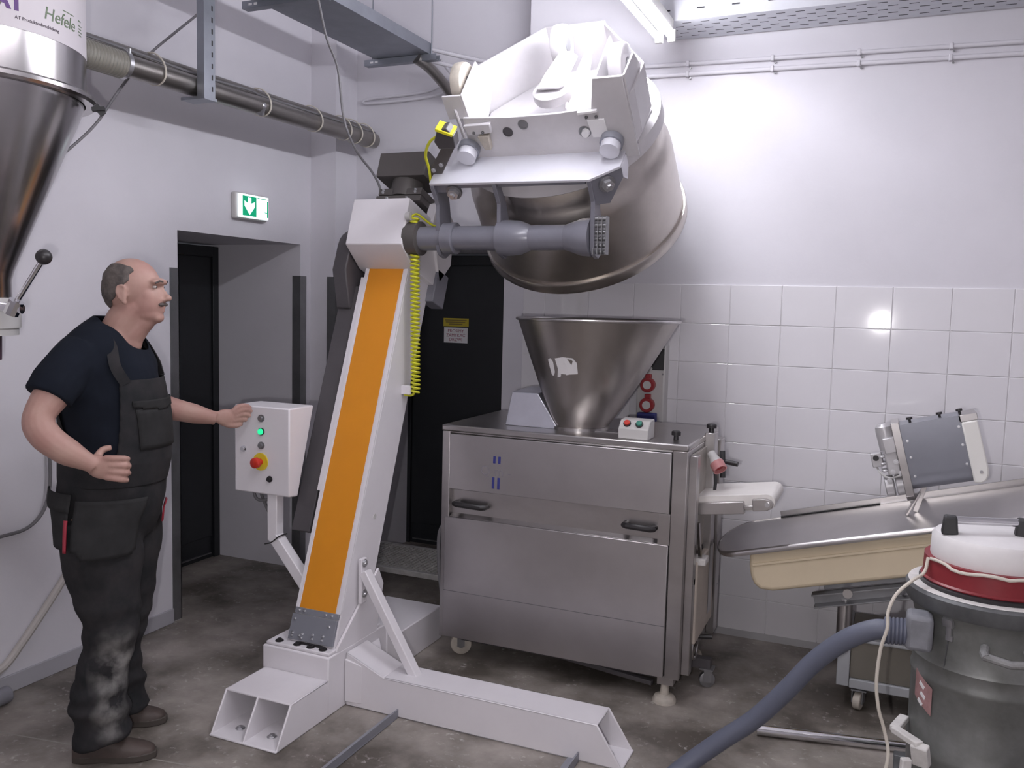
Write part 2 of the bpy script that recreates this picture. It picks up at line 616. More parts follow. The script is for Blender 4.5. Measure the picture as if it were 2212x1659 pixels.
batten(-1.055, 2.72, 4.17, 2.915, M_TUBE, 'lit fluorescent lamp glaring above the tilted bowl')
batten(-1.055, 0.95, 2.4, 2.915, M_ROW_FILL, 'added unseen fill lamp in line with the one above the bowl')  # unseen fixture added to brighten the cradle plate, leg top and floor
batten(1.1, 0.4, 1.85, 3.3, M_FILL_TUBE, 'added unseen fill lamp outside the picture on the right')  # this batten and the next are unseen, added as fill for the room
batten(-1.3, -1.6, -0.15, 3.3, M_FILL_TUBE, 'added unseen fill lamp behind the viewpoint')

# ================================================================== bowl lifter
LIFT = thing('bowl_lifter', (-2.13, 3.1, 0.0), 'white leaning column lifter with orange front panel holding the tilted bowl', 'lifter')
TL = R(19.6)
CM = frame((0, 2.888, 0.26), (1, 0, 0), (0, math.cos(TL), -math.sin(TL)), (0, math.sin(TL), math.cos(TL)))   # X, back, along column

# hexagon bolt shared by all bolted plates (axis +z, 1 cm head)
def bolt_mesh(rad=0.009, h=0.008):
    b = MB()
    b.cyl((0, 0, 0), (0, 0, h * 0.35), rad * 1.35, seg=12)
    b.cyl((0, 0, h * 0.35), (0, 0, h), rad, seg=6)
    b.cyl((0, 0, h), (0, 0, h * 1.5), rad * 0.5, seg=8)
    return b


_bolts = {}


def bolt(parent, p, z_axis, mtl=None, rad=0.009, name='bolt'):
    mtl = mtl or M_BOLT
    key = (rad, mtl.name)
    if key not in _bolts:
        o = bolt_mesh(rad).build(name, mtl, None, smooth=30)
        me = o.data
        bpy.data.objects.remove(o)
        _bolts[key] = me
    o = bpy.data.objects.new(name, _bolts[key])
    COL.objects.link(o)
    o.parent = parent
    o.location = Vector(p) - Vector(ORG.get(parent.name, (0, 0, 0)))
    o.rotation_euler = Vector(z_axis).to_track_quat('Z', 'Y').to_euler()
    return o


# base: long member running to the back, hollow sloping front foot, leg to the right
def hollow_foot(name, mx, w, ln, cut, h, top_rise=None, mid=False):
    """box section lying along local +y from its open sloping end at y=0; x 0..w"""
    th = 0.009
    m = MB(mx)
    tops = [(cut, h), (ln, h)] if top_rise is None else [(cut, h)] + top_rise
    prof = [(0, 0)] + tops + [(ln, 0)]
    for x0 in [0, w - th] + ([w / 2 - th / 2] if mid else []):
        m.prism(prof, 'x', x0, x0 + th)
    for (a, b) in zip(tops[:-1], tops[1:]):
        m.hexa([(0, a[0], a[1] - th), (w, a[0], a[1] - th), (w, b[0], b[1] - th), (0, b[0], b[1] - th)],
               [(0, a[0], a[1]), (w, a[0], a[1]), (w, b[0], b[1]), (0, b[0], b[1])])
    m.box(0, w, 0.0, ln, 0.0, th)
    m.box(th, w - th, min(0.34, ln - 0.02), min(0.35, ln - 0.01), th, h - th)
    return m.build(name, M_WHITE, LIFT, bevel=0.004)


foot_f = hollow_foot('front_foot', frame((-2.293, 2.50, 0.0), (1, 0, 0), (0, 1, 0), (0, 0, 1)), 0.313, 0.326, 0.09, 0.152, mid=True)
for xx in (-2.215, -2.065):
    bolt(LIFT, (xx, 2.585, 0.009), (0, 0, 1), rad=0.014)
m = MB()
m.box(-2.305, -1.98, 2.825, 3.26, 0.0, 0.243)
m.build('base_block', M_WHITE, LIFT, bevel=0.006)
m = MB()
m.hexa([(-2.293, 3.26, 0), (-1.975, 3.26, 0), (-1.975, 3.33, 0), (-2.293, 3.33, 0)],
       [(-2.293, 3.26, 0.243), (-1.975, 3.26, 0.243), (-1.975, 3.33, 0.165), (-2.293, 3.33, 0.165)])
m.hexa([(-2.293, 3.325, 0), (-1.975, 3.325, 0), (-1.975, 3.775, 0), (-2.293, 3.775, 0)],
       [(-2.293, 3.325, 0.165), (-1.975, 3.325, 0.165), (-1.975, 3.775, 0.165), (-2.293, 3.775, 0.165)])
m.build('rear_foot', M_WHITE, LIFT, bevel=0.005)
# right leg, open end towards +X
mxl = frame((-0.80, 2.945, 0.0), (0, 1, 0), (-1, 0, 0), (0, 0, 1))
hollow_foot('side_leg', mxl, 0.158, 1.178, 0.10, 0.152, top_rise=[(1.0, 0.152), (1.178, 0.225)])
bolt(LIFT, (-0.875, 3.03, 0.009), (0, 0, 1), rad=0.014)
MB().hexa([(-1.978, 2.935, 0.02), (-1.90, 2.945, 0.02), (-1.90, 3.10, 0.02), (-1.978, 3.2, 0.02)],
          [(-1.978, 2.935, 0.2), (-1.90, 2.945, 0.18), (-1.90, 3.10, 0.18), (-1.978, 3.2, 0.2)]).build('leg_gusset', M_WHITE, LIFT, bevel=0.003)
# column
m = MB(CM)
m.box(-2.215, -1.995, 0.0, 0.205, -0.01, 1.66)
m.build('column', M_WHITE, LIFT, bevel=0.006)
m = MB(CM)
m.prism([(0.0, -0.015), (0.30, -0.12), (0.27, 0.28), (0.205, 0.34), (0.0, 0.0)], 'x', -1.993, -1.981)
m.build('side_gusset', M_WHITE, LIFT, bevel=0.003)
m = MB()
m.box(-2.295, -1.985, 2.835, 3.22, 0.243, 0.257)
m.build('base_plate', M_WHITE, LIFT, bevel=0.004)
for i, xx in enumerate((-2.245, -2.155, -2.09, -2.03)):
    bolt(LIFT, (xx, 2.858, 0.257), (0, 0, 1), M_BLACK, rad=0.013, name='base_bolt')
MB(CM).box(-2.197, -2.022, -0.003, 0.0, 0.132, 1.64).build('orange_panel', M_ORANGE, LIFT, smooth=0)
for x0, x1 in ((-2.215, -2.203), (-2.012, -1.995)):
    MB(CM).box(x0, x1, -0.006, 0.0, 0.13, 1.64).build('panel_strip', M_WHITE, LIFT, smooth=0)
# hinged grey plates over the foot of the column
MB(CM).box(-2.212, -1.998, -0.010, -0.001, 0.108, 0.132).build('hinge_strip', M_PLATE, LIFT, bevel=0.001)
gp = MB(CM).box(-2.218, -2.0, -0.014, -0.001, 0.002, 0.105).build('cover_plate', M_PLATE, LIFT, bevel=0.001)
nrm = CM.to_3x3() @ Vector((0, -1, 0))
for xx, ss in ((-2.19, .121), (-2.165, .121), (-2.06, .121), (-2.03, .121)):
    bolt(LIFT, CM @ Vector((xx, -0.010, ss)), nrm, rad=0.004, name='plate_screw')
for xx, ss in ((-2.2, .085), (-2.03, .078), (-2.198, .03), (-2.2, .018), (-2.15, .03), (-2.152, .014), (-2.165, .022), (-2.1, .034), (-2.1, .018), (-2.05, .036), (-2.052, .02)):
    bolt(LIFT, CM @ Vector((xx, -0.014, ss)), nrm, rad=0.004, name='plate_screw')
MB(CM).box(-2.155, -2.045, -0.02, -0.012, -0.012, 0.0).build('drain_slot', M_BLACK, LIFT)
# left flange and dark chain cover along the back left of the column
MB(CM).box(-2.236, -2.215, 0.0, 0.035, 0.62, 1.6).build('column_flange', M_WHITE, LIFT, bevel=0.002)
m = MB(CM)
m.prism([(0.015, 0.44), (0.14, 0.44), (0.2, 0.9), (0.2, 1.6), (0.11, 1.6), (0.012, 1.56)], 'x', -2.335, -2.24)
m.build('chain_cover', M_DGREY, LIFT, bevel=0.004)
m = MB(CM)
arc = [(0.06 + 0.15 * math.cos(a), 1.72 + 0.12 * math.sin(a)) for a in [R(q) for q in range(0, 181, 15)]]
m.prism(arc + [(-0.09, 1.60), (0.0, 1.45), (0.21, 1.45)], 'x', -2.335, -2.262)
m.build('chain_guard', M_DGREY, LIFT, bevel=0.006)
# head box
m = MB(CM)
m.prism([(-0.148, 1.915), (-0.142, 1.70), (-0.002, 1.64), (0.235, 1.64), (0.235, 1.915)], 'x', -2.255, -1.968)
m.build('head_box', M_WHITE, LIFT, bevel=0.004)
m = MB(CM)
m.prism([(0.06, 1.90), (0.07, 1.99), (0.13, 2.03), (0.26, 1.98), (0.30, 1.78), (0.22, 1.66)], 'x', -2.0, -1.955)
m.build('rear_cheek', M_WHITE, LIFT, bevel=0.004)
MB(CM).box(-2.02, -1.955, 0.19, 0.30, 1.56, 1.72).build('carriage_plate', M_GREY, LIFT, bevel=0.004)
# motor under its bronze coloured cover
MB(CM).box(-2.245, -1.99, -0.035, 0.145, 2.085, 2.205).build('motor_cover', M_OLIVE, LIFT, bevel=0.003)
MB(CM).cyl((-2.115, 0.05, 2.0), (-2.115, 0.05, 2.09), 0.075, seg=28).build('motor_neck', M_OLIVE, LIFT)
fp = MB(CM).box(-2.225, -2.0, -0.015, 0.13, 2.0, 2.032).build('motor_flange', M_OLIVE, LIFT, bevel=0.002)
MB(CM).box(-2.23, -1.995, -0.02, 0.14, 1.965, 1.994).build('gear_flange', M_OLIVE, LIFT, bevel=0.002)
MB(CM).box(-2.19, -2.03, 0.0, 0.12, 1.912, 1.967).build('gear_neck', M_OLIVE, LIFT, bevel=0.002)
for xx, ss in ((-2.2, 2.022), (-2.2, 2.010), (-2.03, 2.022), (-2.03, 2.010), (-2.17, 1.98), (-2.065, 1.98)):
    bolt(LIFT, CM @ Vector((xx, -0.0155 if ss > 2 else -0.0205, ss)), nrm, rad=0.0045, name='flange_bolt')

# axle with collars (along X at y 3.40, z 1.94)
AY, AZ = 3.405, 1.937
def ax(lst, name, mtl=M_GREY, seg=36):
    return MB().rings([((x, AY, AZ), r) for x, r in lst], seg).build(name, mtl, LIFT, smooth=30)


ax([(-1.975, .072), (-1.955, .074), (-1.915, .074), (-1.91, .062)], 'bearing_ring', M_OLIVE)
ax([(-1.95, .052), (-1.17, .052)], 'axle_tube')
ax([(-1.80, .062), (-1.795, .068), (-1.745, .068), (-1.74, .062)], 'axle_collar')
ax([(-1.535, .074), (-1.50, .076), (-1.44, .07), (-1.395, .052)], 'axle_sleeve')
ax([(-1.395, .045), (-1.22, .042)], 'axle_sleeve')
ax([(-1.27, .043), (-1.225, .058), (-1.17, .076), (-1.13, .078)], 'axle_sleeve')

# tilting cradle in the bowl's own frame: X across, e towards the far side of the rim, t from rim to bowl foot
K2 = math.sqrt(0.5)
BC = Vector((-1.386, 4.05, 2.057))
BF = frame(BC, (1, 0, 0), (0, K2, K2), (0, -K2, K2))
m = MB(BF)
m.prism([(-.435, -.465), (.27, -.475), (.38, -.394), (.375, -.29), (-.38, -.28), (-.375, -.345), (-.444, -.345)], 'z', .592, .604)
m.build('cradle_plate', M_ALU, LIFT, bevel=0.002)
lug_end = [(-.60, .37), (-.607, .335), (-.585, .295), (-.545, .283), (-.505, .295), (-.48, .33)]
lug_n = [(-.468, .592), (-.478, .50)] + lug_end + [(-.445, .42), (-.418, .50), (-.405, .592)]
lug_w = [(-.468, .592), (-.478, .50)] + lug_end + [(-.44, .38), (-.395, .45), (-.36, .53), (-.345, .592)]
for xx, pl in ((-.435, lug_w), (-.150, lug_n), (.258, lug_n)):
    MB(BF).prism(pl, 'x', xx, xx + .018).build('cradle_lug', M_GREY, LIFT, bevel=0.002)
m = MB(BF)
m.prism([(-.42, .592), (.245, .592), (.245, .565), (-.3, .565), (-.33, .545), (-.42, .545)], 'y', -.452, -.442)
m.build('cradle_web', M_GREY, LIFT, bevel=0.002)
DG = BF @ frame((.272, -.468, 0), (.80, .60, 0), (-.60, .80, 0), (0, 0, 1))      # along the clipped corner of the plate
MB(DG).prism([(0, .592), (.135, .592), (.135, .545), (.06, .455), (.0, .475)], 'y', 0.0, 0.012).build('pin_plate', M_GREY, LIFT, bevel=0.002)
MB(BF).prism([(-.385, .592), (-.30, .592), (-.30, .54), (-.34, .50), (-.385, .545)], 'x', .370, .380).build('pin_cheek', M_ALU, LIFT, bevel=0.002)
for mx_, xx, y0_ in ((BF, -.335, -.452), (DG, .062, 0.0)):
    MB(mx_).rings([((xx, y0_, .553), .034), ((xx, y0_ - .012, .553), .034)], 24).build('washer', M_ANGLE, LIFT)
    MB(mx_).rings([((xx, y0_ - .012, .553), .025), ((xx, y0_ - .03, .553), .025), ((xx, y0_ - .031, .553), .013), ((xx, y0_ - .042, .553), .011)], 6).build('pin_nut', M_BOLT, LIFT, smooth=20)
for xx in (-.285, .335):
    MB(BF).rings([((xx, -.36, .648), .040), ((xx, -.32, .655), .040)], 24).build('locating_pin', M_ALU, LIFT)
    MB(BF).rings([((xx, -.325, .655), .047), ((xx, -.297, .66), .047)], 24).build('pin_bush', M_PLATE, LIFT)
# roller chain hanging over the outer lug
for j in range(3):
    for i in range(6):
        y, z = AY - 0.035 + 0.0 + 0.055 * (0.4 + 0.1 * i) - 0.02, AZ + 0.07 - 0.026 * i
        MB().cyl((-1.112 + j * 0.017, y, z), (-1.098 + j * 0.017, y, z), 0.0085, seg=10).build('chain_roller', M_ANGLE, LIFT)
m = MB()
for j in range(4):
    m.box(-1.1155 + j * 0.017, -1.1125 + j * 0.017, AY - 0.04, AY + 0.0, AZ - 0.07, AZ + 0.08)
m.build('chain_links', M_ANGLE, LIFT, smooth=0)
# bracket with a limit switch, its cap yellow
m = MB(BF)
m.prism([(-.47, .60), (-.40, .60), (-.27, .76), (-.33, .76)], 'y', -.40, -.385)
m.build('switch_bracket', M_OLIVE, LIFT, bevel=0.002)
for q in ((-.43, .625), (-.385, .65)):
    bolt(LIFT, BF @ Vector((q[0], -.40, q[1])), BF.to_3x3() @ Vector((0, -1, 0)), rad=0.008)
m = MB(BF)
m.prism([(-.35, .745), (-.275, .745), (-.265, .80), (-.285, .84), (-.33, .83), (-.36, .78)], 'y', -.43, -.38)
m.build('limit_switch', M_DGREY, LIFT, bevel=0.004)
m = MB(BF)
m.prism([(-.335, .832), (-.27, .800), (-.262, .812), (-.33, .846)], 'y', -.435, -.375)
m.build('switch_cap', mat('bright_yellow_plastic', (0.85, 0.78, 0.03), 0.4), LIFT, bevel=0.003)
MB().tube(spline([BF @ Vector((-.35, -.40, .79)), BF @ Vector((-.40, -.40, .76)), BF @ Vector((-.44, -.40, .70)), BF @ Vector((-.45, -.40, .63)), BF @ Vector((-.46, -.42, .55))], 8), 0.006).build('switch_cable', M_YELLOW, LIFT)
MB().tube(spline([(-1.945, 3.37, 2.03), (-1.93, 3.40, 2.04), (-1.88, 3.46, 1.995), (-1.80, 3.52, 1.98)], 8), 0.005).build('switch_cable', M_YELLOW, LIFT)
# coiled yellow cable
pts = []
N, turns = 620, 42
for i in range(N + 1):
    k = i / N
    a = 2 * math.pi * turns * k
    pts.append((-1.938 + 0.018 * math.cos(a), 3.385 + 0.03 * k + 0.018 * math.sin(a), 2.02 - 0.76 * k))
pts = [(-1.955, 3.37, 2.025)] + pts
MB().tube(pts, 0.0048, seg=6).build('coiled_cable', M_YELLOW, LIFT)
MB().tube(spline([(-1.945, 3.415, 1.265), (-1.95, 3.415, 1.25), (-1.965, 3.41, 1.245), (-1.98, 3.39, 1.25)], 5), 0.006).build('cable_end', M_YELLOW, LIFT)
MB().rings([((-1.968, 3.365, 2.03), .018), ((-1.945, 3.365, 2.03), .018)], 16).build('cable_gland', M_BOXGREY, LIFT)
m = MB()
m.box(-1.995, -1.95, 3.385, 3.40, 1.25, 1.29)
m.build('cable_bracket', M_WHITE, LIFT, bevel=0.002)
# brace from column to side leg
m = MB()
m.bar((-1.965, 3.06, 0.535), (-1.70, 3.035, 0.14), 0.036, 0.046, up=(0, 1, 0))
m.build('brace', M_WHITE, LIFT, bevel=0.004)
MB().box(-1.985, -1.968, 3.04, 3.08, 0.40, 0.59).build('brace_plate', M_WHITE, LIFT, bevel=0.003)
for zz in (0.57, 0.44):
    bolt(LIFT, (-1.968, 3.06, zz), (1, 0, 0), rad=0.013)
for ss in (0.42, 0.20, 0.02):
    MB(CM).cyl((-1.996, 0.11, ss + 0.13), (-1.992, 0.11, ss + 0.13), 0.011, seg=14).build('hole_plug', M_BOXGREY, LIFT)
# floor guides of flat iron
for xx, y0 in ((-1.748, 2.0), (-0.985, 2.0)):
    m = MB()
    m.box(xx - 0.022, xx + 0.022, y0, 2.942, 0.002, 0.008)
    m.box(xx + 0.016, xx + 0.022, y0, 2.942, 0.008, 0.038)
    m.build('floor_guide', M_PLATE, LIFT, bevel=0.001)

# ---- control panel on its arm
CB = MB()
CB.prism([(3.0, 0.822), (3.06, 0.815), (3.17, 1.20), (3.0, 1.20)], 'x', -2.598, -2.307)
panel = CB.build('control_panel', M_WHITE, LIFT, bevel=0.006)
for xx, zz, mt, rr in ((-2.452, 1.150, M_ANGLE, .014), (-2.452, 1.033, M_ANGLE, .014), (-2.547, 1.011, M_CHROME, .012), (-2.408, 0.891, M_BLACK, .012)):
    MB().rings([((xx, 3.0, zz), rr * 1.15), ((xx, 2.995, zz), rr * 1.15), ((xx, 2.994, zz), rr * .8), ((xx, 2.986, zz), rr * .75)], 20).build('push_button', mt, panel)
MB().rings([((-2.452, 3.0, 1.093), .016), ((-2.452, 2.994, 1.093), .016)], 20).build('button_ring', M_BLACK, panel)
tag(MB().rings([((-2.452, 2.996, 1.093), .013), ((-2.452, 2.988, 1.093), .0125)], 20).build('green_button', M_GREEN_ON, panel), 'lit green round button')
tag(MB().rings([((-2.455, 3.0, 0.962), .038), ((-2.455, 2.994, 0.962), .038)], 28).build('emergency_disc', M_YEL2, panel), 'round yellow disc behind the red stop button')
tag(MB().rings([((-2.455, 2.994, 0.962), .014), ((-2.455, 2.975, 0.962), .014), ((-2.455, 2.972, 0.962), .023), ((-2.455, 2.955, 0.962), .022), ((-2.455, 2.95, 0.962), .014)], 24).build('emergency_stop', M_RED, panel), 'red mushroom stop button')
m = MB()
m.bar((-2.41, 3.04, 0.83), (-2.41, 3.04, 0.615), 0.05, 0.05, up=(0, 1, 0))
m.build('panel_arm', M_WHITE, LIFT, bevel=0.004)
m = MB()
m.bar((-2.41, 3.04, 0.635), (-2.21, 3.01, 0.44), 0.05, 0.05, up=(0, 1, 0))
m.build('panel_arm', M_WHITE, LIFT, bevel=0.004)
MB().tube(spline([(-2.445, 3.012, 0.60), (-2.41, 3.012, 0.612), (-2.37, 3.012, 0.642), (-2.372, 3.068, 0.642)], 4), 0.003, seg=6).build('cable_tie', M_BLACK, LIFT)
MB().tube(spline([(-2.52, 3.03, 0.825), (-2.515, 3.04, 0.79), (-2.49, 3.05, 0.78), (-2.45, 3.07, 0.79), (-2.40, 3.09, 0.81)], 6), 0.007).build('panel_cable', M_CABLE, LIFT)
MB().tube(spline([(-2.50, 3.05, 0.82), (-2.49, 3.07, 0.76), (-2.45, 3.08, 0.68), (-2.41, 3.075, 0.62), (-2.34, 3.07, 0.53)], 6), 0.007).build('panel_cable', M_CABLE, LIFT)

# ================================================================== bowl on its trolley (held upside down)
BOWL = thing('dough_bowl', tuple(BC), 'big stainless dough bowl hanging tilted upside down with its white trolley', 'bowl')


def lathe_t(prof, seg=72, mx=BF):
    mb = MB(mx)
    mb.loft([[(r * math.cos(2 * math.pi * i / seg), r * math.sin(2 * math.pi * i / seg), t) for i in range(seg)] for r, t in prof], cap=False)
    return mb


lathe_t([(.470, .002), (.474, .05), (.472, .06), (.468, .2), (.463, .34), (.457, .375), (.442, .40), (.432, .43), (.428, .50), (.40, .535), (.2, .55), (.02, .55),
         (.02, .544), (.2, .544), (.395, .528), (.42, .49), (.425, .43), (.45, .37), (.456, .34), (.462, .2), (.464, .06), (.470, .002)]).build('bowl_shell', M_BOWL, BOWL, smooth=40)
lathe_t([(.462, .0), (.468, -.006), (.482, -.006), (.4865, .0), (.4865, .044), (.483, .05), (.470, .05), (.462, .048), (.462, .0)]).build('bowl_rim', M_BOWL, BOWL, smooth=40)
lathe_t([(.02, .556), (.40, .54), (.445, .50), (.45, .505), (.445, .565), (.41, .588), (.02, .588), (.02, .556)]).build('bowl_flange', M_TROL, BOWL, smooth=40)
TRX = 0.06
def wall_strip(pts, t0, t1, th, name, mtl=M_TROL):
    m_ = MB(BF)
    for a, b in zip(pts[:-1], pts[1:]):
        d = Vector((b[0] - a[0], b[1] - a[1])).normalized()
        n = Vector((-d.y, d.x)) * th
        m_.hexa([(a[0], a[1], t0), (b[0], b[1], t0), (b[0] + n.x, b[1] + n.y, t0), (a[0] + n.x, a[1] + n.y, t0)],
                [(a[0], a[1], t1), (b[0], b[1], t1), (b[0] + n.x, b[1] + n.y, t1), (a[0] + n.x, a[1] + n.y, t1)])
    return m_.build(name, mtl, BOWL, bevel=0.002)


FQ = BF @ Matrix.Translation((-0.025, 0.07, -0.045))        # frame of the trolley front
MB(BF).prism([(-.28, -.285), (.42, -.285), (.44, -.06), (.19, .29), (-.07, .29), (-.30, .0)], 'z', .62, .63).build('trolley_floor', M_TROL, BOWL, bevel=0.002)
lathe_t([(.02, .588), (.30, .588), (.30, .62), (.02, .62), (.02, .588)], 40).build('trolley_hub', M_TROL, BOWL)
fw = MB(FQ)
fw.prism([(-.27, .62), (-.25, .84), (-.17, .836), (-.05, .83), (.15, .832), (.30, .845), (.33, .97), (.445, .97), (.455, .62)], 'y', -.365, -.353)
fw.build('trolley_front', M_TROL, BOWL, bevel=0.002)
wall_strip([(-.345, -.02), (-.075, .295), (.195, .295)], .62, .845, -.010, 'trolley_rear')
wall_strip([(.195, .295), (.437, -.05), (.437, -.23), (.427, -.283)], .64, .835, -.010, 'trolley_side')
wall_strip([(-.295, -.283), (-.345, -.21), (-.345, -.02)], .66, .82, .010, 'trolley_side')
# wheel pockets and wheels
MB(FQ).prism([(-.33, -.335), (-.245, -.335), (-.245, -.325), (-.33, -.325)], 'z', .82, .925).build('wheel_pocket', M_TROL, BOWL, bevel=0.002)
m = MB(FQ)
m.prism([(-.335, .70), (-.335, .925), (-.13, .955), (-.06, .78), (-.20, .70)], 'x', -.245, -.237)
m.build('wheel_cheek', M_TROL, BOWL, bevel=0.002)
m = MB(FQ)
m.prism([(-.355, .70), (-.355, .97), (-.10, .99), (-.03, .80), (-.10, .70)], 'x', .335, .343)
m.prism([(-.355, .70), (-.355, .97), (-.20, .97), (-.12, .85), (-.15, .70)], 'x', .445, .453)
m.build('wheel_cheek', M_TROL, BOWL, bevel=0.002)


def wheel(parent, mx, c, r, w, axis='x', mtl=None, hubm=None):
    c = Vector(c)
    a = {'x': Vector((1, 0, 0)), 'y': Vector((0, 1, 0)), 'z': Vector((0, 0, 1))}[axis] if isinstance(axis, str) else Vector(axis)
    wh = MB(mx).rings([(c - a * w * .5, r * .86), (c - a * w * .42, r * .97), (c - a * w * .2, r), (c + a * w * .2, r), (c + a * w * .42, r * .97), (c + a * w * .5, r * .86)], 28)
    o = wh.build('wheel', mtl or M_CASTOR, parent, smooth=30)
    MB(mx).rings([(c - a * w * .56, r * .35), (c + a * w * .56, r * .35)], 16).build('wheel_hub', hubm or M_ANGLE, o)
    return o


wheel(BOWL, FQ, (-.288, -.20, .90), .085, .05)
wheel(BOWL, FQ, (.392, -.20, .92), .085, .06, mtl=M_TROL)
wheel(BOWL, BF, (.03, .17, .82), .085, .055, mtl=M_TROL)
# pivoting castor with its fork in the middle, and the pedal plate
MB(BF).rings([((.19, -.15, .63), .075), ((.19, -.15, .645), .075), ((.19, -.15, .65), .06), ((.195, -.155, .70), .052), ((.195, -.155, .705), .03)], 28).build('castor_turntable', M_CASTOR, BOWL)
m = MB(BF)
m.prism([(.03, -.19), (.12, -.19), (.14, -.17), (.14, .04), (.10, .08), (.05, .08), (.03, -.10)], 'z', .83, .84)
m.build('pedal_plate', M_TROL, BOWL, bevel=0.003)
m = MB(BF)
m.prism([(-.18, .80), (-.22, .76), (-.22, .70), (-.16, .66), (.06, .68), (.20, .76), (.20, .80)], 'x', .138, .148)
m.build('castor_fork', M_TROL, BOWL, bevel=0.003)
MB(BF).rings([((.08, -.16, .775), .075), ((.08, -.16, .785), .08), ((.08, -.16, .815), .08), ((.08, -.16, .82), .072)], 28).build('pedal_ring', M_TROL, BOWL)
MB(BF).rings([((.28, .06, .63), .03), ((.28, .06, .68), .03)], 16).build('stud', M_ANGLE, BOWL)
MB(BF).rings([((-.20, -.24, .63), .025), ((-.20, -.24, .69), .025)], 16).build('stud', M_CASTOR, BOWL)
# holes, brackets and plates on the trolley front
for xx, tt, rr, mt in ((-.07, .765, .022, M_DGREY), (.005, .795, .022, M_ANGLE), (.255, .745, .026, M_ANGLE)):
    MB(FQ).rings([((xx, -.366, tt), rr), ((xx, -.368, tt), rr), ((xx, -.368, tt), rr * .75), ((xx, -.362, tt), rr * .7)], 20).build('bored_hole', mt, BOWL)
MB(FQ).rings([((.26, -.366, .745), .017), ((.26, -.385, .745), .015)], 16).build('stop_stud', M_PAPER, BOWL)
m = MB(FQ).prism([(-.25, .815), (-.13, .818), (-.135, .775), (-.24, .77)], 'y', -.385, -.365).build('front_bracket', M_TROL, BOWL, bevel=0.003)
for xx in (-.21, -.17):
    bolt(BOWL, FQ @ Vector((xx, -.385, .782)), BF.to_3x3() @ Vector((0, -1, 0)), M_ANGLE, rad=0.005)
m = MB(FQ)
m.prism([(-.20, .765), (-.15, .765), (-.155, .70), (-.185, .70)], 'y', -.39, -.366)
m.build('hook_plate', M_CASTOR, BOWL, bevel=0.003)
MB(FQ).prism([(.275, .80), (.345, .80), (.35, .72), (.285, .72)], 'y', -.372, -.365).build('white_plate', M_PAPER, BOWL, bevel=0.002)
MB(FQ).prism([(.245, .84), (.325, .845), (.325, .835), (.245, .828)], 'y', -.38, -.365).build('white_lip', M_PAPER, BOWL, bevel=0.002)
for xx in (.275, .315):
    bolt(BOWL, FQ @ Vector((xx, -.366, .81)), BF.to_3x3() @ Vector((0, -1, 0)), M_ANGLE, rad=0.005)

# ================================================================== dough divider (stainless cabinet with hopper)
DIV = thing('dough_divider', (-1.3, 3.85, 0.0), 'stainless steel cabinet machine with a conical hopper on top', 'machine')
DX0, DX1, DY0, DY1 = -1.862, -0.735, 3.535, 4.19
m = MB()
m.box(DX0, DX1, DY0 + 0.03, DY1, 0.13, 1.08)
m.build('cabinet_body', M_STEELP, DIV, bevel=0.004)
m = MB()
m.box(DX0, DX0 + 0.04, DY0, DY0 + 0.03, 0.115, 1.08)
m.box(DX1 - 0.062, DX1, DY0, DY0 + 0.03, 0.115, 1.08)
m.box(DX0 + 0.04, DX1 - 0.062, DY0, DY0 + 0.03, 1.072, 1.08)
m.build('front_frame', M_STEEL, DIV, bevel=0.003)
MB().box(DX0 - 0.003, DX1 + 0.003, DY0 - 0.003, DY1 + 0.003, 1.08, 1.108).build('top_plate', M_STEEL, DIV, bevel=0.006)
MB().box(DX0 + 0.04, DX1 - 0.066, DY0 - 0.006, DY0 + 0.03, 0.815, 1.070).build('upper_panel', M_STEELP, DIV, bevel=0.003)
MB().box(DX0 + 0.02, DX1 - 0.066, DY0 - 0.004, DY0 + 0.03, 0.118, 0.684).build('lower_panel', M_STEELP, DIV, bevel=0.003)
MB().box(DX0 + 0.02, DX1 - 0.066, DY0 - 0.0048, DY0 - 0.003, 0.337, 0.340).build('panel_seam', M_ANGLE, DIV, smooth=0)
# recessed grip strip
m = MB()
m.box(DX0 + 0.044, DX1 - 0.11, DY0 + 0.028, DY0 + 0.032, 0.69, 0.81)
m.hexa([(DX0 + 0.044, DY0, 0.684), (DX1 - 0.11, DY0, 0.684), (DX1 - 0.11, DY0 + 0.03, 0.684), (DX0 + 0.044, DY0 + 0.03, 0.684)],
       [(DX0 + 0.044, DY0 - 0.003, 0.687), (DX1 - 0.11, DY0 - 0.003, 0.687), (DX1 - 0.11, DY0 + 0.03, 0.70), (DX0 + 0.044, DY0 + 0.03, 0.70)])
m.box(DX1 - 0.112, DX1 - 0.062, DY0 - 0.004, DY0 + 0.03, 0.684, 0.815)
m.build('grip_recess', M_STEEL, DIV, bevel=0.001)
for x0, x1 in ((-1.80, -1.635), (-1.0, -0.858)):
    h = MB()
    h.tube([(x0 + .008, DY0 + .03, .748), (x0 + .008, DY0 - .004, .748), (x0 + .02, DY0 - .012, .748), (x1 - .02, DY0 - .012, .745), (x1 - .008, DY0 - .004, .745), (x1 - .008, DY0 + .03, .745)], 0.013, seg=10)
    h.build('grip_handle', M_BLACK, DIV)
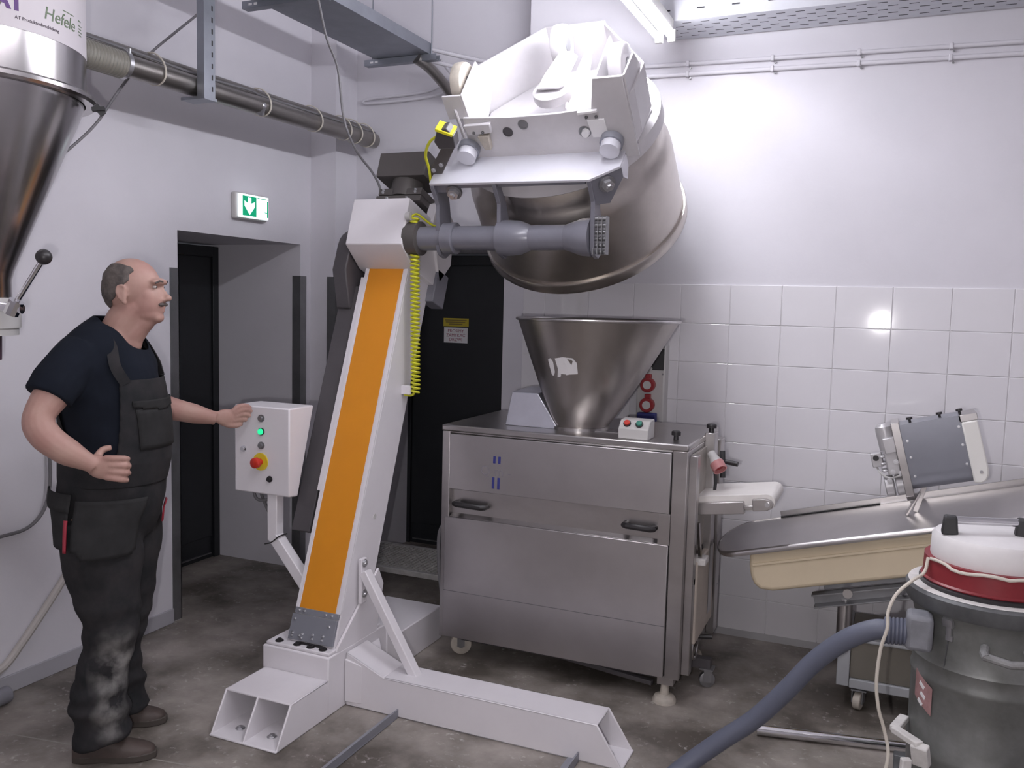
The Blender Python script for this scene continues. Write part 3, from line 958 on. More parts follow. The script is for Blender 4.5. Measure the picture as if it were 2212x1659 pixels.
# blue marks on the upper panel
M_LOGO = mat('blue_print', (0.035, 0.04, 0.22), 0.5)
M_FAINT = mat('worn_grey_print', (0.33, 0.31, 0.34), 0.5, 0.5)
for x0, z0, hh in ((-1.602, .953, .032), (-1.578, .953, .032), (-1.606, .838, .052), (-1.580, .838, .052)):
    tag(MB().prism([(x0, z0), (x0 + .012, z0), (x0 + .013, z0 + hh), (x0 + .001, z0 + hh)], 'y', DY0 - 0.0068, DY0 - 0.0058).build('logo_mark', M_LOGO, DIV, smooth=0), 'dark blue printed bar')
lf = frame((-1.588, DY0 - 0.0066, 0.915), (1, 0, 0), (0, 0, 1), (0, -1, 0))
place_text('logo_lettering', 'Q m -', 0.062, lf, M_FAINT, DIV, extrude=0.0002)
# hopper: oblique stainless cone
HB, HT = Vector((-1.292, 3.785, 1.108)), Vector((-1.222, 3.80, 1.60))
m = MB()
seg = 64
def hop_ring(k, off=0.0):
    """k 0 at the base, 1 at the rim"""
    r = 0.118 + (0.362 - 0.118) * (k ** 0.93) + off
    c = HB.lerp(HT, k ** 0.8)
    return [c + Vector((r * math.cos(2 * math.pi * i / seg), r * math.sin(2 * math.pi * i / seg), 0)) for i in range(seg)]


ks = [0, .06, .14, .25, .4, .6, .8, 1.0]
rows = [hop_ring(k) for k in ks] + [hop_ring(k, -0.004) for k in ks[::-1]]
for row, k in zip(rows, ks + ks[::-1]):
    for p in row:
        p.z = HB.z + (HT.z - HB.z) * k
m.loft(rows, cap=False)
hopper = m.build('hopper', M_HOP, DIV, smooth=40)
m = MB()
tor = []
for i in range(seg):
    a = 2 * math.pi * i / seg
    tor.append([HT + Vector(((0.364 + 0.007 * math.cos(b)) * math.cos(a), (0.364 + 0.007 * math.cos(b)) * math.sin(a), 0.007 * math.sin(b))) for b in [2 * math.pi * j / 8 for j in range(8)]])
m.loft(tor + [tor[0]], cap=False)
m.build('rim_bead', M_STEEL, hopper)
m = MB()
m.rings([(HB - Vector((0, 0, 0.002)), 0.135), (HB + Vector((0, 0, 0.012)), 0.135), (HB + Vector((0, 0, 0.02)), 0.122)], 48)
m.build('hopper_collar', M_STEEL, DIV)
# remains of a torn white sticker on the cone
def on_hopper(a, z, off=0.0012):
    k = (z - HB.z) / (HT.z - HB.z)
    r = 0.118 + (0.362 - 0.118) * (k ** 0.93) + off
    c = HB.lerp(HT, k ** 0.8)
    return Vector((c.x + r * math.cos(a), c.y + r * math.sin(a), z))


def hop_patch(poly, name):
    """polygon in (angle degrees, z)"""
    mm = MB()
    a = [on_hopper(R(p), q) for p, q in poly]
    b = [on_hopper(R(p), q, 0.0003) for p, q in poly]
    mm.hexa(b, a)
    return mm.build(name, M_PAPER, hopper, smooth=0)


hop_patch([(254, 1.435), (262, 1.443), (271, 1.44), (275, 1.42), (276.5, 1.372), (268, 1.368), (254.5, 1.352), (256, 1.39)], 'sticker_scrap')
hop_patch([(246, 1.428), (249, 1.435), (251.5, 1.42), (252, 1.375), (250, 1.358), (247.5, 1.36), (246.5, 1.395)], 'sticker_scrap')
# sheet metal cover left of the hopper
m = MB()
m.hexa([(-1.612, 3.675, 1.108), (-1.352, 3.675, 1.108), (-1.38, 3.95, 1.108), (-1.612, 3.95, 1.108)],
       [(-1.588, 3.69, 1.262), (-1.46, 3.69, 1.262), (-1.46, 3.92, 1.27), (-1.588, 3.92, 1.27)])
m.build('sheet_cover', mat('bright_sheet', (0.72, 0.74, 0.82), 0.32, 0.9, var=0.1, vscale=6), DIV, bevel=0.003)
# push button box
bb = MB()
bb.prism([(3.565, 1.108), (3.67, 1.108), (3.67, 1.188), (3.60, 1.186), (3.565, 1.152)], 'x', -1.042, -0.912)
bbox = bb.build('button_box', M_BOXGREY, DIV, bevel=0.004)
bn = Vector((0, -0.70, 0.71)).normalized()
for xx, mt, nm in ((-1.008, M_RED, 'red_button'), (-0.955, mat('green_plastic', (0.03, 0.22, 0.16), 0.4), 'green_button')):
    p = Vector((xx, 3.583, 1.170))
    MB().rings([(p, .0165), (p + bn * .006, .0165)], 20).build('button_ring', M_BLACK, bbox)
    MB().rings([(p + bn * .004, .013), (p + bn * .013, .012)], 20).build(nm, mt, bbox)
MB().box(-1.30, -1.05, 3.70, 3.705, 1.108, 1.112).build('top_seam', M_STEEL, DIV)


def knob(x, y, z, r=0.02):
    return MB().rings([((x, y, z), r * .55), ((x, y, z + .018), r * .5), ((x, y, z + .02), r), ((x, y, z + .034), r), ((x, y, z + .038), r * .8)], 16).build('knob', M_BLACK, DIV)


knob(-0.815, 3.66, 1.108)
# side frame, rear post and output belt on the right
MB().box(DX1, DX1 + 0.035, 3.57, 3.62, 0.13, 1.06).build('side_frame', M_STEEL, DIV, bevel=0.003)
MB().box(DX1, DX1 + 0.035, 4.10, 4.19, 0.13, 1.06).build('side_frame', M_STEEL, DIV, bevel=0.003)
MB().box(DX1, DX1 + 0.012, 3.62, 4.10, 0.62, 1.06).build('side_cover', mat('floured_steel', (0.50, 0.47, 0.43), 0.55, 0.6, var=0.3, vscale=9), DIV, bevel=0.003)
MB().box(-0.735, -0.69, 3.875, 3.955, 0.30, 1.118).build('rear_post', M_STEEL, DIV, bevel=0.004)
knob(-0.712, 3.90, 1.118, 0.022)
m = MB()
m.hexa([(-0.723, 3.60, 0.25), (-0.69, 3.62, 0.25), (-0.692, 4.0, 0.25), (-0.723, 4.0, 0.25)],
       [(-0.723, 3.60, 0.60), (-0.695, 3.64, 0.60), (-0.694, 4.0, 0.60), (-0.723, 4.0, 0.60)])
m.build('flour_guard', mat('cream_sheet', (0.60, 0.53, 0.46), 0.5, var=0.15, vscale=7), DIV, bevel=0.006)
MB().bar((-0.70, 3.63, 0.77), (-0.69, 3.66, 0.60), 0.012, 0.012).build('belt_strut', M_STEEL, DIV)
MB().box(-0.735, -0.665, 3.64, 3.72, 0.585, 0.615).build('strut_block', M_FLOUR, DIV, bevel=0.005)
MB().box(-0.74, -0.70, 3.58, 3.63, 0.50, 0.55).build('latch', M_FLOUR, DIV, bevel=0.012)
# small output belt
bfm = frame((-0.76, 3.66, 0.818), (math.cos(R(8)), 0, math.sin(R(8))), (0, 1, 0), (-math.sin(R(8)), 0, math.cos(R(8))))
belt = MB(bfm)
prof = [(0.0, -.02), (0.33, -.02)] + [(0.33 + .033 * math.sin(R(a)), .013 - .033 * math.cos(R(a))) for a in range(20, 181, 20)] + [(0.0, .046)]
belt.prism(prof, 'y', 0.03, 0.33)
belt.build('output_belt', M_BELT, DIV, bevel=0.002)
m = MB(bfm)
m.box(0.0, 0.24, 0.0, 0.028, -0.028, 0.022)
m.build('belt_side', M_STEEL, DIV, bevel=0.002)
m = MB(bfm)
m.box(0.24, 0.29, 0.006, 0.022, -0.012, 0.004)
m.prism([(0.275, -.018), (0.33, -.018), (0.352, -.008), (0.358, .008), (0.35, .022), (0.33, .03), (0.275, .03)], 'y', 0.0, 0.026)
m.build('belt_tensioner', M_STEEL, DIV, bevel=0.002)
MB(bfm).rings([((0.335, 0.0, .008), .010), ((0.335, -.008, .008), .010)], 12).build('belt_axle', M_BOLT, DIV)
m = MB(bfm)
m.bar((0.03, -0.012, 0.01), (-0.01, -0.012, 0.075), 0.014, 0.014, up=(0, 1, 0))
m.rings([((-0.012, -.03, .062), .018), ((-0.012, .0, .062), .018)], 10)
m.build('clamp_lever', M_BLACK, DIV)
MB(bfm).rings([((0.0, -.012, -.02), .009), ((0.0, .004, -.02), .009)], 10).build('strut_pin', M_BOLT, DIV)
# plug hanging on the post with its cord
p0, p1 = Vector((-0.70, 3.845, 1.035)), Vector((-0.648, 3.80, 0.972))
MB().rings([(p0, .018), (p0.lerp(p1, .3), .02), (p0.lerp(p1, .55), .028), (p0.lerp(p1, .62), .030)], 18).build('plug_body', M_BOXGREY, DIV)
MB().rings([(p0.lerp(p1, .60), .031), (p1, .031), (p1, .026), (p0.lerp(p1, .75), .026)], 18, cap=False).build('plug_collar', mat('faded_red_plastic', (0.50, 0.22, 0.22), 0.45), DIV)
MB().rings([(p0.lerp(p1, .8), .026), (p0.lerp(p1, .82), .026)], 18).build('plug_face', M_SOCKR, DIV)
MB().cyl((-0.655, 3.87, 1.0), (-0.585, 3.86, 0.993), 0.011, seg=12).build('post_handle', M_BLACK, DIV)
MB().cyl((-0.655, 3.87, 1.045), (-0.645, 3.85, 0.93), 0.012, seg=10).build('post_cross', M_RUBBER, DIV)
MB().tube(spline([(-0.675, 3.83, 0.95), (-0.672, 3.83, 0.90), (-0.68, 3.84, 0.84), (-0.685, 3.85, 0.78)], 6), 0.007).build('plug_cord', M_RUBBER, DIV)
# hand crank low on the side
MB().rings([((-0.735, 3.70, 0.215), .012), ((-0.70, 3.70, 0.215), .012)], 12).build('crank_axle', M_STEEL, DIV)
m = MB()
for i in range(24):
    pass
m.loft([[Vector((-0.705, 3.70, 0.215)) + Vector((0.006 * math.cos(b), (0.055 + 0.007 * math.sin(b)) * math.cos(a), (0.055 + 0.007 * math.sin(b)) * math.sin(a))) for b in [2 * math.pi * j / 8 for j in range(8)]] for a in [2 * math.pi * i / 28 for i in range(29)]], cap=False)
m.bar((-0.705, 3.645, 0.215), (-0.705, 3.755, 0.215), 0.01, 0.014)
m.build('hand_wheel', M_STEEL, DIV)
MB().cyl((-0.70, 3.74, 0.245), (-0.64, 3.745, 0.25), 0.010, seg=12).build('crank_grip', M_BLACK, DIV)
# undercarriage, castor and levelling foot
m = MB()
m.box(-1.80, -0.80, 3.62, 3.66, 0.075, 0.115)
m.box(-1.80, -0.80, 4.06, 4.10, 0.075, 0.115)
m.bar((-1.75, 3.72, 0.09), (-0.86, 3.60, 0.06), 0.03, 0.02)
m.build('undercarriage', M_DGREY, DIV, bevel=0.003)


def castor(parent, x, y, r, w, ang=0.0, mt=None, top=None):
    top = top or r * 2 + 0.02
    d = Vector((math.cos(ang), math.sin(ang), 0))
    n_ = Vector((-d.y, d.x, 0))
    f_ = MB()
    f_.box(x - .03, x + .03, y - .03, y + .03, top - .006, top)
    for s in (-1, 1):
        f_.bar(Vector((x, y, top - .004)) + n_ * s * (w / 2 + .006), Vector((x, y, r * .8)) + n_ * s * (w / 2 + .006) , .035, .004, up=n_)
    f_.build('castor_fork', M_ANGLE, parent)
    return wheel(parent, None, (x, y, r), r, w, axis=tuple(n_), mtl=mt or M_CASTOR)


castor(DIV, -1.80, 3.645, .050, .036, R(25))
castor(DIV, -1.80, 4.10, .042, .03, R(60))
for fx, fy in ((-0.80, 3.575), (-0.80, 4.12)):
    MB().rings([((fx, fy, 0.0), .05), ((fx, fy, .012), .05), ((fx, fy, .026), .042), ((fx, fy, .034), .02), ((fx, fy, .12), .012)], 28).build('levelling_foot', M_CASTOR, DIV)
    MB().box(fx - .03, fx + .04, fy - .025, fy + .025, .08, .12).build('foot_bracket', M_STEEL, DIV, bevel=.003)
castor(DIV, -0.665, 3.80, .035, .025, R(20), mt=M_ANGLE)
MB().box(-0.74, -0.65, 3.78, 3.82, 0.085, 0.13).build('castor_arm', M_DGREY, DIV)
MB().tube(spline([(-1.865, 3.60, .62), (-1.885, 3.595, .62), (-1.90, 3.59, .56), (-1.90, 3.60, .40), (-1.885, 3.62, .25), (-1.865, 3.68, .16), (-1.84, 3.75, .1)], 8), 0.009).build('side_cable', M_CABLE, DIV)

# ================================================================== inclined conveyor with flour duster on its trolley
INC = R(14.7)
CVF = frame((-0.54, 3.75, 0.643), (math.cos(INC), 0, math.sin(INC)), (0, 1, 0), (-math.sin(INC), 0, math.cos(INC)))
CONV = thing('inclined_conveyor', (0.3, 4.0, 0.0), 'inclined stainless conveyor tray over a cream plastic trough on castors', 'conveyor')
m = MB(CVF)
WV = 0.60
end = [(-0.02 - 0.112 * math.sin(R(a)), WV / 2 - (WV / 2) * math.cos(R(a))) for a in range(0, 181, 10)]
outl = [(1.75, 0.0), (1.75, WV)] + end[::-1]
m.prism(outl, 'z', -0.006, 0.0)
rim = [(p[0], p[1]) for p in end]
tray = m.build('steel_tray', M_STEEL, CONV, bevel=0.001)
# rolled edge: skirt along front and round the end
m = MB(CVF)
path = [(1.75, 0.0)] + end + [(1.75, WV)]
rows = []
for i, p in enumerate(path):
    q = path[min(i + 1, len(path) - 1)]
    o_ = path[max(i - 1, 0)]
    d = Vector((q[0] - o_[0], q[1] - o_[1])).normalized()
    n_ = Vector((d.y, -d.x))
    n_ = -n_ if (n_.x * (p[0] - 0.5) + n_.y * (p[1] - WV / 2)) < 0 else n_
    rows.append([(p[0], p[1], 0.003), (p[0] + n_.x * .008, p[1] + n_.y * .008, 0.0), (p[0] + n_.x * .012, p[1] + n_.y * .012, -.008), (p[0] + n_.x * .010, p[1] + n_.y * .010, -.020), (p[0], p[1], -.020), (p[0], p[1], -.01)])
m.loft(rows, cap=True)
m.build('tray_skirt', M_STEEL, CONV, smooth=50)
MB(CVF).box(0.10, 0.55, WV + 0.0, WV + 0.012, 0.0, 0.006).build('belt_edge', M_BLACK, CONV)
MB(CVF).box(0.10, 1.75, WV + 0.012, WV + 0.02, -0.02, 0.028).build('rear_lip', M_STEEL, CONV)
m = MB(CVF)
for (v0, v1) in ((0.03, WV - 0.03),):
    p = [(1.75, -.02), (0.03, -.02), (0.016, -.075), (0.012, -.12), (0.018, -.155), (0.04, -.182), (0.09, -.195), (1.75, -.195)]
    m.prism([(a, b) for a, b in p], 'y', v0, v1)
m.build('cream_trough', M_CREAM, CONV, bevel=0.018, seg=4)
m = MB(CVF)
m.box(0.03, 1.75, 0.022, 0.034, -0.078, -0.066)
m.build('trough_rib', M_CREAM, CONV, bevel=0.003)
# stand
m = MB(CVF)
m.box(0.29, 1.7, 0.10, 0.14, -0.228, -0.197)
m.build('stand_rail', M_ANGLE, CONV, bevel=0.002)
m = MB(CVF)
m.box(0.24, 1.7, 0.04, 0.10, -0.236, -0.230)
m.box(0.24, 1.7, 0.094, 0.10, -0.286, -0.230)
m.box(0.24, 1.7, 0.04, 0.10, -0.286, -0.28)
m.build('stand_channel', M_ANGLE, CONV, bevel=0.001)
MB(CVF).rings([((0.385, 0.03, -0.235), .019), ((0.385, 0.045, -0.235), .019)], 18).build('clamp_bolt', M_STEEL, CONV)
MB().rings([((-0.118, 3.87, 0.22), .030), ((-0.118, 3.87, 0.47), .030)], 20).build('stand_post', M_STEEL, CONV)
MB().rings([((0.72, 3.87, 0.29), .030), ((0.72, 3.87, 0.68), .030)], 20).build('stand_post', M_STEEL, CONV)
MB().rings([((-0.118, 3.87, 0.25), .038), ((-0.118, 3.87, 0.29), .038)], 20).build('post_collar', M_STEEL, CONV)
M_CARTG = mat('grey_cart_paint', (0.36, 0.37, 0.385), 0.5, var=0.15, vscale=5)
M_CARTD = mat('olive_steel_panel', (0.20, 0.185, 0.155), 0.45, 0.5, var=0.15, vscale=4)
m = MB()
m.box(-0.135, -0.085, 3.84, 4.25, 0.10, 0.30)
m.box(-0.084, 0.85, 3.842, 3.88, 0.095, 0.135)
m.box(-0.084, 0.85, 4.21, 4.248, 0.095, 0.135)
m.box(-0.084, 0.85, 3.842, 3.88, 0.296, 0.31)
m.build('cart_frame', M_CARTG, CONV, bevel=0.004)
MB().box(-0.085, 0.85, 3.855, 4.24, 0.135, 0.296).build('cart_panel', M_CARTD, CONV, bevel=0.003)
castor(CONV, -0.045, 3.87, .036, .03, R(75))
castor(CONV, -0.045, 4.2, .036, .03, R(75))
castor(CONV, 0.78, 3.87, .036, .03, R(75))
castor(CONV, 0.78, 4.2, .036, .03, R(75))

# flour duster standing over the tray
DUST = thing('flour_duster', (0.12, 4.05, 0.82), 'grey box shaped flour duster with motors and a white end cap above the conveyor', 'duster')
DF = frame((0.015, 3.99, 1.19), (math.cos(INC), 0, math.sin(INC)), (0, 1, 0), (-math.sin(INC), 0, math.cos(INC)))
def u_prof(w, h, n=10):
    """U section in (v,w): flat top at 0, round bottom"""
    r_ = w / 2
    return [(0, 0)] + [(r_ - r_ * math.cos(R(180 * i / n)), -(h - r_) - r_ * math.sin(R(180 * i / n))) for i in range(n + 1)] + [(w, 0)]


M_DUST = mat('blue_grey_sheet', (0.30, 0.31, 0.35), 0.4, 0.45, var=0.1, vscale=5)
m = MB(DF)
m.prism(u_prof(0.15, 0.285), 'x', 0.03, 0.262)
m.build('drum_housing', M_DUST, DUST, smooth=30)
m = MB(DF)
m.prism(u_prof(0.152, 0.10), 'x', 0.03, 0.262)
m2 = MB(DF)
m2.prism([(-0.006, -.30), (-0.006, .012), (0.16, .012), (0.16, -.30), (0.12, -.325), (0.04, -.325)], 'x', 0.0, 0.032)
m2.build('end_plate', M_STEEL, DUST, bevel=0.002)
m.bm.free()
m = MB(DF)
m.prism([(0.262, -.03), (0.322, -.03), (0.324, -.23), (0.319, -.258), (0.306, -.278), (0.286, -.286), (0.262, -.280)], 'y', -0.006, 0.156)
tag(m.build('end_cap', mat('white_nylon', (0.80, 0.79, 0.75), 0.5), DUST, bevel=0.006), 'white rounded plastic end cap')
MB(DF).box(0.255, 0.325, 0.0, 0.15, -0.029, 0.0).build('lid_hinge', M_STEEL, DUST, bevel=0.002)
MB(DF).cyl((0.295, -.008, -.24), (0.295, -.006, -.24), 0.007, seg=10).build('cap_screw', M_BOLT, DUST)
for uu, ww in ((0.05, -.07), (0.05, -.14), (0.05, -.22), (0.25, -.045), (0.25, -.12), (0.25, -.2)):
    bolt(DUST, DF @ Vector((uu, 0.0, ww)), (0, -1, 0), rad=0.004, name='housing_screw')
for uu in (0.075, 0.19, 0.265):
    MB(DF).rings([((uu, .04, 0), .005), ((uu, .04, .012), .005), ((uu, .04, .014), .013), ((uu, .04, .022), .012)], 12).build('wing_knob', M_BLACK, DUST)
M_MOT = mat('silver_grey_paint', (0.50, 0.49, 0.50), 0.38, 0.3, var=0.12, vscale=9)
MB(DF).rings([((-0.03, .05, -.10), .034), ((-0.03, .05, -.02), .036), ((-0.03, .05, .0), .034), ((-0.03, .05, .012), .022)], 20).build('motor', M_MOT, DUST)
MB(DF).box(-0.045, 0.002, -0.005, 0.03, -0.11, -0.045).build('terminal_box', M_MOT, DUST, bevel=0.004)
m = MB(DF)
m.box(-0.05, 0.002, 0.01, 0.09, -0.205, -0.10)
for i in range(3):
    m.box(-0.072, -0.048, 0.02, 0.08, -0.19 + i * .03, -0.178 + i * .03)
m.build('gearbox', M_MOT, DUST, bevel=0.006)
m = MB(DF)
m.box(-0.105, -0.06, 0.03, 0.08, -0.165, -0.105)
m.build('sensor_block', M_MOT, DUST, bevel=0.004)
MB(DF).rings([((-0.085, 0.03, -.125), .012), ((-0.085, 0.024, -.125), .012)], 14).build('sensor_eye', M_BLACK, DUST)
for uu in (-0.055, -0.012):
    MB(DF).rings([((uu - .018, .06, -.255), .042), ((uu - .014, .06, -.255), .046), ((uu + .014, .06, -.255), .046), ((uu + .018, .06, -.255), .042)], 24).build('drive_pulley', M_MOT, DUST)
for uu, ww in ((-0.03, -.19), (0.0, -.20), (-0.05, -.225), (-0.01, -.15)):
    bolt(DUST, DF @ Vector((uu, 0.008, ww)), (0, -1, 0), rad=0.008)
MB().tube(spline([DF @ Vector((-0.09, 0.05, -.165)), DF @ Vector((-0.08, 0.03, -.19)), DF @ Vector((-0.05, 0.02, -.215)), DF @ Vector((0.0, 0.01, -.21))], 6), 0.004).build('sensor_cable', M_BOXGREY, DUST)
m = MB()
m.bar(DF @ Vector((0.055, 0.06, -.30)), CVF @ Vector((0.66, 0.30, 0.003)), 0.05, 0.008)
m.bar(DF @ Vector((0.085, 0.10, -.27)), CVF @ Vector((0.695, 0.34, 0.003)), 0.02, 0.02)
m.build('support_leg', M_STEEL, DUST, bevel=0.001)

# ================================================================== industrial vacuum cleaner
VX, VY = 0.272, 3.03
VAC = thing('vacuum_cleaner', (VX, VY, 0.0), 'dusty steel drum vacuum cleaner with red band and white lid', 'vacuum cleaner')


def vl(prof, name, mtl, seg=64, sm=35):
    mb = MB()
    mb.loft([[(VX + r * math.cos(2 * math.pi * i / seg), VY + r * math.sin(2 * math.pi * i / seg), z) for i in range(seg)] for r, z in prof], cap=False)
    return mb.build(name, mtl, VAC, smooth=sm)


M_DRUM = mat('dusty_galvanised_drum', (0.24, 0.245, 0.24), 0.5, 0.5, var=0.35, vscale=5, dark=(0.13, 0.135, 0.125), bump=0.03, bscale=20)
M_VRED = mat('red_band_paint', (0.24, 0.022, 0.03), 0.4, var=0.25, vscale=5)
M_VWHITE = mat('floured_white_plastic', (0.74, 0.72, 0.72), 0.6, var=0.08, vscale=9)
M_RIMD = mat('dark_rim_dusty', (0.14, 0.145, 0.15), 0.5, 0.3, var=0.4, vscale=10)
drum = vl([(.0, .12), (.205, .12), (.21, .13), (.212, .30), (.216, .31), (.216, .325), (.212, .335), (.212, .535), (.216, .545), (.216, .555), (.212, .565), (.212, .595), (.216, .605), (.212, .615), (.212, .72), (.222, .757), (.238, .775), (.0, .775)], 'drum', M_DRUM)
vl([(.0, 0.7700), (.236, 0.7700), (.242, 0.7800), (.245, 0.8170), (.236, 0.8270), (.0, 0.8270)], 'drum_rim', M_RIMD)
vl([(.205, 0.8270), (.238, 0.8270), (.237, 0.8285), (.205, 0.8285)], 'rim_dust', M_FLOUR)
vl([(.0, 0.8270), (.206, 0.8270), (.208, 0.8400), (.2, 0.8440), (.0, 0.8440)], 'gasket', M_BLACK)
vl([(.0, 0.8440), (.202, 0.8440), (.204, 0.8480), (.198, 0.8530), (.196, 0.9130), (.0, 0.9130)], 'red_band', M_VRED)
vl([(.0, 0.9110), (.178, 0.9110), (.18, 0.9200), (.178, 0.9750), (.168, 0.9890), (.14, 0.9950), (.0, 0.9980)], 'lid', M_VWHITE)
# carrying handle across the lid
hd = Vector((0.95, 0.31, 0)).normalized()
hc = Vector((VX - 0.030, VY - 0.03, 0))
for s in (-1, 1):
    q = hc + hd * s * 0.108
    m = MB()
    m.hexa([(q.x - .024, q.y - .022, 0.991), (q.x + .024, q.y - .022, 0.991), (q.x + .024, q.y + .022, 0.991), (q.x - .024, q.y + .022, 0.991)],
           [(q.x - .018, q.y - .018, 1.049), (q.x + .018, q.y - .018, 1.049), (q.x + .018, q.y + .018, 1.049), (q.x - .018, q.y + .018, 1.049)])
    m.build('handle_block', M_RUBBER, VAC, bevel=0.006)
MB().cyl(hc - hd * 0.108 + Vector((0, 0, 1.035)), hc + hd * 0.108 + Vector((0, 0, 1.035)), 0.0125, seg=18).build('handle_bar', M_CHROME, VAC)
# inlet, hose
iv = Vector((-0.93, -0.36, 0)).normalized()
q = Vector((VX, VY, 0.72)) + iv * 0.205
q2 = Vector((0.066, 2.845, 0.70))
m = MB()
m.box(q2.x - .035, q2.x + .04, q2.y - .03, q2.y + .06, .655, .765)
m.build('inlet_block', mat('dusty_inlet', (0.22, 0.225, 0.25), 0.6, var=0.3, vscale=12), VAC, bevel=0.014)
m = MB()
for i in range(6):
    a0 = Vector((q2.x - .03 - .011 * i, q2.y + .01, .70 - .001 * i))
    m.rings([(a0, .037), (a0 + Vector((-.004, 0, 0)), .041), (a0 + Vector((-.008, 0, 0)), .041), (a0 + Vector((-.011, 0, 0)), .037)], 20)
m.build('hose_cuff', M_HOSE, VAC)
hp = spline([(0.0, 2.855, .696), (-0.055, 2.86, .69), (-0.135, 2.87, .64), (-0.225, 2.89, .545), (-0.31, 2.90, .425), (-0.405, 2.91, .305), (-0.51, 2.90, .21), (-0.61, 2.87, .12), (-0.68, 2.81, .058), (-0.72, 2.68, .034), (-0.75, 2.45, .032), (-0.70, 2.2, .032)], 8)
MB().tube(hp, 0.031, seg=18).build('hose', M_HOSE, VAC)
# latch, bail handle, seam and label on the drum
la = R(236)
def dv(a, z, off=0.0):
    return Vector((VX + (0.212 + off) * math.cos(a), VY + (0.212 + off) * math.sin(a), z))


m = MB()
m.bar(dv(la, .765, .02), dv(la, .74, .012), .03, .012, up=(math.cos(la), math.sin(la), 0))
m.bar(dv(la, .74, .008), dv(la, .71, .006), .014, .008, up=(math.cos(la), math.sin(la), 0))
m.bar(dv(la, .71, .004), dv(la, .695, .004), .02, .008, up=(math.cos(la), math.sin(la), 0))
m.build('latch', M_BOLT, VAC)
MB().bar(dv(la - .02, .70, .001), dv(la - .06, .60, .001), .004, .003).build('drum_seam', M_RIMD, VAC)
ha0, ha1 = R(262), R(292)
m = MB()
m.tube([dv(ha0, .70, 0), dv(ha0, .694, .035), dv(ha0 + .03, .687, .05)], .013, seg=10)
m.tube([dv(ha0 + .0, .69, .045), dv((ha0 + ha1) / 2, .68, .055), dv(ha1, .68, .045)], .012, seg=10)
m.tube([dv(ha1, .70, 0), dv(ha1, .694, .035), dv(ha1 - .03, .684, .05)], .013, seg=10)
m.build('bail_handle', mat('dusty_grey_grip', (0.30, 0.30, 0.30), 0.6, var=0.4, vscale=20), VAC)
lab_m = mat('faded_red_label', (0.42, 0.24, 0.24), 0.6, var=0.3, vscale=30)
m = MB()
c0, c1 = R(203), R(224)
rows = []
for i in range(6):
    a = c0 + (c1 - c0) * i / 5
    zz = .56 - .035 * i / 5
    rows.append([dv(a, zz + .0, .0045), dv(a, zz - .085, .0045), dv(a, zz - .085, .003), dv(a, zz, .003)])
m.loft(rows)
tag(m.build('red_label', lab_m, VAC), 'faded red and white warning label')
m = MB()
for z0, da in ((.53, .07), (.50, .10), (.475, .05)):
    m.bar(dv(c0 + .05 + da, z0 - .004, .0052), dv(c0 + .15 + da, z0 - .016, .0052), .012, .001, up=(math.cos(c0 + .1), math.sin(c0 + .1), 0))
m.build('label_print', M_PAPER, VAC)
# undercarriage
m = MB()
m.bar((0.09, 2.82, .37), (0.02, 2.90, .37), .03, .02)
m.bar((0.02, 2.90, .37), (0.05, 3.0, .37), .03, .02)
m.bar((0.09, 2.82, .37), (0.10, 2.845, .30), .05, .03)
m.build('carry_bracket', M_FLOUR, VAC, bevel=.004)
m = MB()
m.bar((0.055, 2.80, .33), (0.05, 2.81, .14), .03, .02)
m.bar((0.03, 2.79, .25), (0.09, 2.80, .22), .03, .03)
m.build('foot_clamp', M_FLOUR, VAC, bevel=.004)
m = MB()
m.box(VX - .24, VX + .24, VY - .24, VY - .20, .09, .13)
m.box(VX - .24, VX + .24, VY + .20, VY + .24, .09, .13)
m.box(VX - .24, VX - .20, VY - .2, VY + .2, .09, .13)
m.box(VX + .20, VX + .24, VY - .2, VY + .2, .09, .13)
m.build('chassis', M_RIMD, VAC, bevel=.004)
for sx in (-1, 1):
    for sy in (-1, 1):
        castor(VAC, VX + sx * .21, VY + sy * .21, .038, .03, R(40 * sx * sy), mt=M_RUBBER, top=.092)
MB().bar((0.33, 2.74, .12), (0.40, 2.76, .42), .02, .02).build('tipping_lever', M_RUBBER, VAC, bevel=.003)
# cream mains cord: round the lid, then down to the floor
wr = []
for i in range(34):
    a = R(205 + i * 6.5)
    wr.append((VX + .199 * math.cos(a), VY + .199 * math.sin(a), .912 + .004 * math.sin(i * .9) - (.006 if 3 < i < 12 else 0)))
MB().tube(wr, .0052, seg=8).build('wound_cord', M_CORD, VAC)
cd = spline([(0.085, 2.955, .912), (0.075, 2.93, .87), (0.04, 2.87, .855), (0.0, 2.83, .82), (-.02, 2.81, .77), (-.02, 2.80, .72), (-.035, 2.80, .65), (-.04, 2.80, .55), (-.03, 2.80, .47), (-.01, 2.81, .40), (0.005, 2.80, .33), (-.01, 2.78, .25), (-.05, 2.74, .18), (-.09, 2.68, .12), (-.12, 2.6, .05), (-.14, 2.5, .008)], 8)
MB().tube(cd, .0052, seg=8).build('hanging_cord', M_CORD, VAC)
VAC.location.x += 0.056
VAC.location.y += 0.01
# wand lying on the floor
wand = MB()
wand.cyl((-0.40, 3.445, .021), (0.16, 3.56, .021), .021, seg=18)
tag(wand.build('suction_wand', M_CHROME), 'straight chrome suction wand lying on the floor behind the vacuum', 'wand')

# ================================================================== flour silo on the left
SX, SY = -2.85, 1.98
SILO = thing('flour_silo', (SX, SY, 0.0), 'stainless flour silo with a printed label band and a lever valve', 'silo')
def sl(prof, name, mtl, parent=SILO, seg=80):
    mb = MB()
    mb.loft([[(SX + r * math.cos(2 * math.pi * i / seg), SY + r * math.sin(2 * math.pi * i / seg), z) for i in range(seg)] for r, z in prof], cap=False)
    return mb.build(name, mtl, parent, smooth=35)


